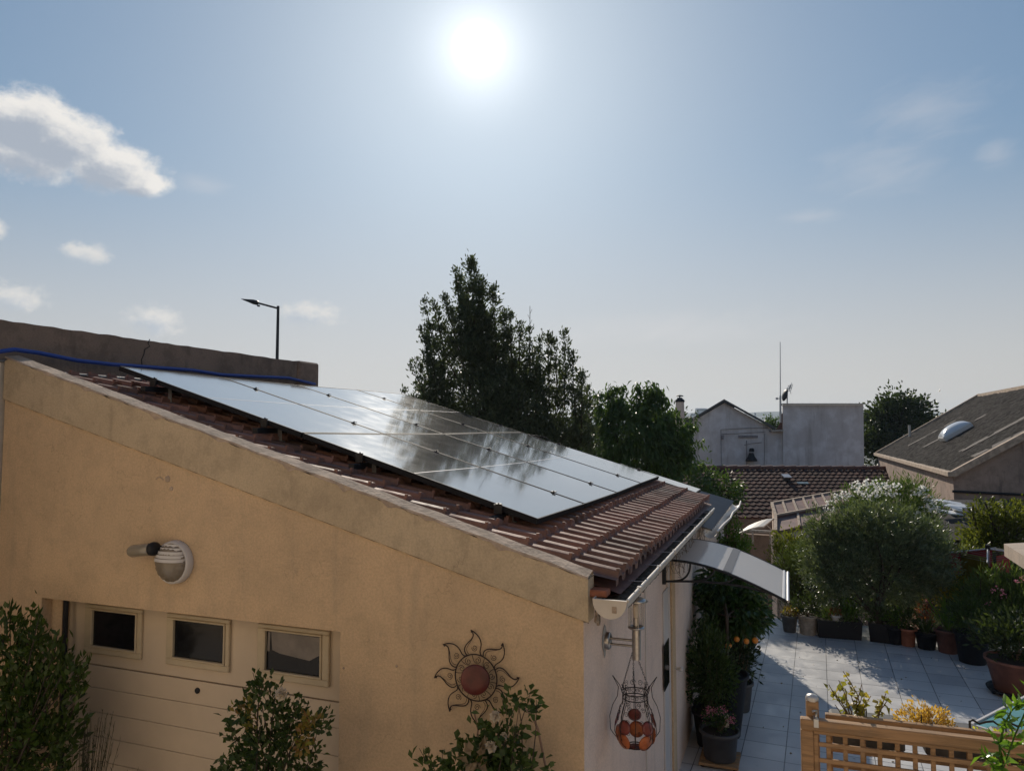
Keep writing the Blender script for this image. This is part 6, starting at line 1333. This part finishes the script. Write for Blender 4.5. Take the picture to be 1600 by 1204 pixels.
def bloom(c, r, lm, e):
    P = []; D = []
    for ring, (n, t_) in enumerate(((3, .1), (5, .45), (7, .8), (8, 1.1))):
        for i in range(n): a = 2 * math.pi * i / n + ring; d = Vector((math.cos(a) * t_, -.6 - .2 * ring * 0, math.sin(a) * t_ + .25)); P.append(tuple(Vector(c) + d.normalized() * r * .15)); D.append(tuple(d))
    leafmesh('blossom', P, D, r, r * .95, lm, e, True, fold=.35)
bloom(py_(442, 1083, 3.0), .036, petalw, ro)
P0 = py_(765, 1150, 3.2)
ro2 = tree('rose_bush', 'climbing rose with pale faded blooms below the iron sun', 'shrub', Vector((P0.x, 3.25, 0)), [(py_(785, 1120, 3.25), (.08, .08, .10)), (py_(780, 1175, 3.25), (.14, .1, .12)), (py_(800, 1150, 3.25), (.08, .07, .12)), (py_(725, 1190, 3.25), (.14, .1, .08)), (py_(815, 1100, 3.25), (.06, .05, .05)), (py_(750, 1150, 3.25), (.05, .05, .07)), (py_(780, 1230, 3.25), (.25, .12, .2))], 150, 7, .026, leafmat('broad_rose_leaf', (.035, .065, .018), (.07, .11, .03), .35), .044, .028, .2, .6, .012, tips=[py_(x, y, 3.25) for x, y in ((830, 1078), (838, 1092), (808, 1085), (665, 1165), (690, 1172), (700, 1185), (655, 1168))], tipn=12, tipl=.10, tips_s=.018, droop=.1)
bloom(py_(775, 1118, 3.17), .028, petalw, ro2); bloom(py_(768, 1165, 3.17), .030, petalw, ro2); bloom(py_(788, 1148, 3.17), .018, petalw, ro2)
P, D = crown([(py_(744, 1178, 3.15), (.04, .02, .06))], 7, 4, .012); leafmesh('withered_leaves', P, D, .055, .035, leafmat('withered_leaf', (.22, .16, .11), (.30, .23, .16), .3), ro2, True)
m = MB(); m.tube([py_(x, y, 3.40) for x, y in ((822, 1108), (832, 1118), (841, 1140), (847, 1170), (854, 1204), (862, 1250))], .006, 8); m.tube([py_(x, y, 3.38) for x, y in ((740, 1108), (747, 1140), (744, 1160), (739, 1210))], .004, 6); hc = m.build('arched_cane', mat('pinkish_cane', (.26, .16, .11), .7)); tag(hc, 'arched pinkish canes springing from the rose below the iron sun', 'cane')

# ================================================================== trees beyond the house
B0 = gz_(790, 700, 16, -2.6)
def A16(x, y, d=16): return at(x, y, d)
blo = [(A16(775, 650), (1.25, 1.1, 1.2)), (A16(745, 560), (.62, .7, .80)), (A16(800, 610), (.62, .7, .62)), (A16(855, 675), (.80, .8, .55)), (A16(840, 705), (1.3, .9, .7)), (A16(700, 655), (.55, .6, .5)), (A16(905, 690), (.4, .5, .5))]
spr = [(735, 403, 745, 560, .52), (714, 424, 730, 520, .26), (771, 450, 775, 560, .30), (662, 466, 700, 610, .30), (677, 474, 698, 560, .22), (694, 462, 720, 560, .30), (659, 515, 690, 620, .26), (797, 492, 800, 600, .21), (812, 505, 812, 600, .18), (826, 515, 830, 610, .16), (845, 530, 842, 620, .15), (857, 522, 858, 640, .18), (866, 530, 872, 640, .16), (883, 518, 882, 640, .16), (893, 553, 900, 660, .18), (910, 585, 908, 690, .26), (918, 605, 920, 700, .22), (650, 562, 690, 640, .22), (644, 572, 680, 650, .22), (663, 556, 700, 640, .24), (630, 610, 690, 655, .18), (652, 600, 700, 660, .22), (752, 436, 755, 540, .30), (720, 455, 735, 560, .34), (788, 485, 785, 590, .30), (837, 545, 838, 640, .26), (750, 480, 750, 600, .5)]
items = []
for k_, (x0, y0, x1, y1, w_) in enumerate(spr): dd_ = 16 + random.uniform(-.7, .5); items.append((tuple(A16(x0, y0, dd_)), tuple(A16(x1, y1, dd_ * .5 + 8)), w_))
hb_ = empty('holm_oak', B0, label='tall dark evergreen tree with pointed leading shoots behind the solar panels', cat='tree')
P, D = crown(blo, 2200, 17, .10, .5, .5, .5); p2, d2 = spires(items, 1750, 17, .048); P = np.concatenate([P, p2]); D = np.concatenate([D, d2]); k = len(P)
leafmesh('crown', P, D, rng.uniform(.06, .11, k), rng.uniform(.026, .044, k), L_oak, hb_, True)
m = MB(); fk = Vector((B0.x, B0.y, 1.2)); m.tube([B0, B0.lerp(fk, .5) + Vector((.06, 0, 0)), fk], [.24, .2, .17], 12); branches(fk, [Vector(f_) for _, f_, _ in items], .06, m, .05); 
for t_, f_, _ in items: m.tube([f_, Vector(f_).lerp(Vector(t_), .5), Vector(t_) - Vector((0, 0, .05))], [.02, .012, .004], 5)
m.build('trunk', bark, hb_, True)
m = MB(); q0, q1 = at(828, 560, 15.8), at(828, 478, 15.8); m.tube([q0, q1], [.012, .006], 5)
for i in range(5): q = q0.lerp(q1, .45 + .1 * i); m.tube([q, q + Vector((.05 * (-1) ** i, 0, .10))], .004, 4)
q0, q1 = at(847, 560, 15.8), at(847, 513, 15.8); m.tube([q0, q1], [.010, .005], 5)
o = m.build('bare_shoot', bark, bpy.data.objects['holm_oak'], True)
DC = 18.; kk = DC / 14
bl2 = [(at(x, y, DC + dz_), (rx_ * kk, ry_ * kk, rz_ * kk)) for x, y, dz_, rx_, ry_, rz_ in ((985, 685, 0, .72, .7, .66), (1040, 700, 0, .50, .5, .62), (958, 650, .3, .36, .4, .32), (1010, 650, 0, .40, .4, .34), (940, 700, .5, .6, .5, .6), (1062, 705, 0, .20, .3, .24), (1055, 738, 0, .30, .3, .30), (1000, 735, 0, .8, .5, .45))]
spc = [(935, 617, 945, 680, .22), (955, 606, 960, 670, .24), (970, 604, 975, 670, .24), (997, 602, 998, 660, .24), (1014, 599, 1012, 670, .26), (1027, 606, 1025, 680, .26), (1040, 622, 1035, 700, .26), (1056, 642, 1045, 710, .24), (1086, 655, 1060, 700, .16), (1096, 690, 1065, 715, .14), (1094, 725, 1060, 735, .16), (1075, 665, 1055, 705, .2)]
items = [(tuple(at(x0, y0, DC)), tuple(at(x1, y1, DC)), w_ * kk) for x0, y0, x1, y1, w_ in spc]
ct = empty('cherry_tree', gz_(1010, 700, DC, -2.6), label='rounded cherry tree with drooping lighter leaves right of the tall evergreen', cat='tree')
P, D = crown(bl2, 520, 15, .10, -.5, .6, .5); p2, d2 = spires(items, 300, 13, .07); d2[:, 2] -= 1.3; P = np.concatenate([P, p2]); D = np.concatenate([D, d2]); k = len(P)
leafmesh('crown', P, D, rng.uniform(.10, .17, k), rng.uniform(.042, .065, k), L_cherry, ct, True, droop=.3)
m = MB(); b_ = ct.location; fk = Vector((b_.x, b_.y, .6)); m.tube([b_, fk], [.17, .13], 12); branches(fk, [Vector(f_) for _, f_, _ in items], .05, m, .06); m.build('trunk', bark, ct, True)
tree('fig_sapling', 'loose light green young tree between the annex roof and the tiled shed', 'tree', gz_(1125, 780, 15, -2.6), [(at(1125, 765, 15), (.42, .35, .35)), (at(1110, 780, 14.6), (.3, .3, .3)), (at(1142, 780, 15), (.2, .2, .3)), (at(1095, 750, 15), (.3, .3, .3))], 150, 14, .08, L_cherry, .09, .035, -.2, .6, .05, 10, [at(x, y, 15) for x, y in ((1118, 735), (1130, 742), (1140, 738), (1150, 760), (1105, 738))], 18, .3, .05)
bl3 = [(at(1400, 665, 45), (1.9, 1.8, 1.5)), (at(1405, 630, 45), (1.1, 1.2, .9)), (at(1378, 650, 45), (.9, 1, 1)), (at(1430, 645, 45), (1.0, 1, .9)), (at(1365, 685, 44), (1.1, 1, 1.1)), (at(1450, 668, 45), (.9, 1, .7)), (at(1390, 700, 44), (2.2, 1.5, 1.2))]
tree('maple_tree', 'dark rounded tree between the grey block and the workshop roof', 'tree', gz_(1400, 700, 45, -2.6), bl3, 700, 15, .24, L_dark, .24, .14, .2, .7, .3, 16, None, 0, 0, 0, None, .38)
tree('distant_tree', 'small dark tree peeping over the link between the two grey walls', 'tree', gz_(1207, 690, 60, -2.6), [(at(1207, 668, 60), (.7, .7, .6)), (at(1202, 662, 60), (.4, .4, .4))], 60, 12, .2, L_cherry, .22, .12, .2, .7, .12)
for i, (px, py, d, w_, lb_) in enumerate(((1020, 655, 95, 3.2, 'far tree glimpsed left of the chimney through the cherry branches'), (1052, 664, 80, 2.6, 'far tree just left of the round chimney'), (1470, 668, 80, 2.2, 'far dark tree to the left of the workshop ridge'))):
    tree('distant_tree', lb_, 'tree', gz_(px, py, d, -3), [(at(px, py + 6, d), (w_, w_, w_ * .55)), (at(px + 12, py + 10, d), (w_, w_, w_ * .5))], 160, 12, .45, L_dark, .45, .25, .2, .7, .3, 8)

# ================================================================== far city on the horizon
def blk(px0, px1, py, d, label, name='tower_block'):
    a, b = at(px0, py, d), at(px1, py, d); e = empty(name, Vector(((a.x + b.x) / 2, (a.y + b.y) / 2, 0)), label=label, cat='building', group='distant blocks on the horizon')
    m = MB(); dv_ = (b - a); dn_ = Vector((-dv_.y, dv_.x, 0)).normalized() * dv_.length * .7; m.prism([a, b, Vector((b.x, b.y, -20)), Vector((a.x, a.y, -20))], dn_); m.build('wall', mat('distant_concrete', (.42, .42, .42), .9), e, True)
    m = MB(); nf = max(2, int((a.z + 10) / 6)); off = -dn_.normalized() * .15
    for k in range(nf): z1 = a.z - 2 - k * 6; m.prism([Vector((a.x, a.y, z1)) + off, Vector((b.x, b.y, z1)) + off, Vector((b.x, b.y, z1 - 2.2)) + off, Vector((a.x, a.y, z1 - 2.2)) + off], off * .5)
    m.build('window_band', winglass, e, True)
blk(1089, 1105, 637.5, 1150, 'wide pale block on the horizon left of the grey gable'); blk(1080, 1087, 645, 1250, 'low pale block on the horizon beside the wide one'); blk(1179, 1181.5, 644, 1200, 'thin tower on the horizon right of the grey gable apex'); blk(1000, 1012, 655, 1000, 'pale low block glimpsed through the cherry tree')

# hazy summer air round everything, sky outside
hz = MB(); hz.box((-2600, -2600, -28), (2600, 2600, 85)); hm = bpy.data.materials.new('haze'); hm.use_nodes = True; t = NT(hm.node_tree)
o_ = t.n('ShaderNodeOutputMaterial'); v_ = t.n('ShaderNodeVolumePrincipled'); v_.inputs['Color'].default_value = (.66, .80, .98, 1); v_.inputs['Density'].default_value = .00022; v_.inputs['Anisotropy'].default_value = .3; t.l(v_.outputs[0], o_.inputs['Volume'])
tag(hz.build('haze', hm), kind='stuff')
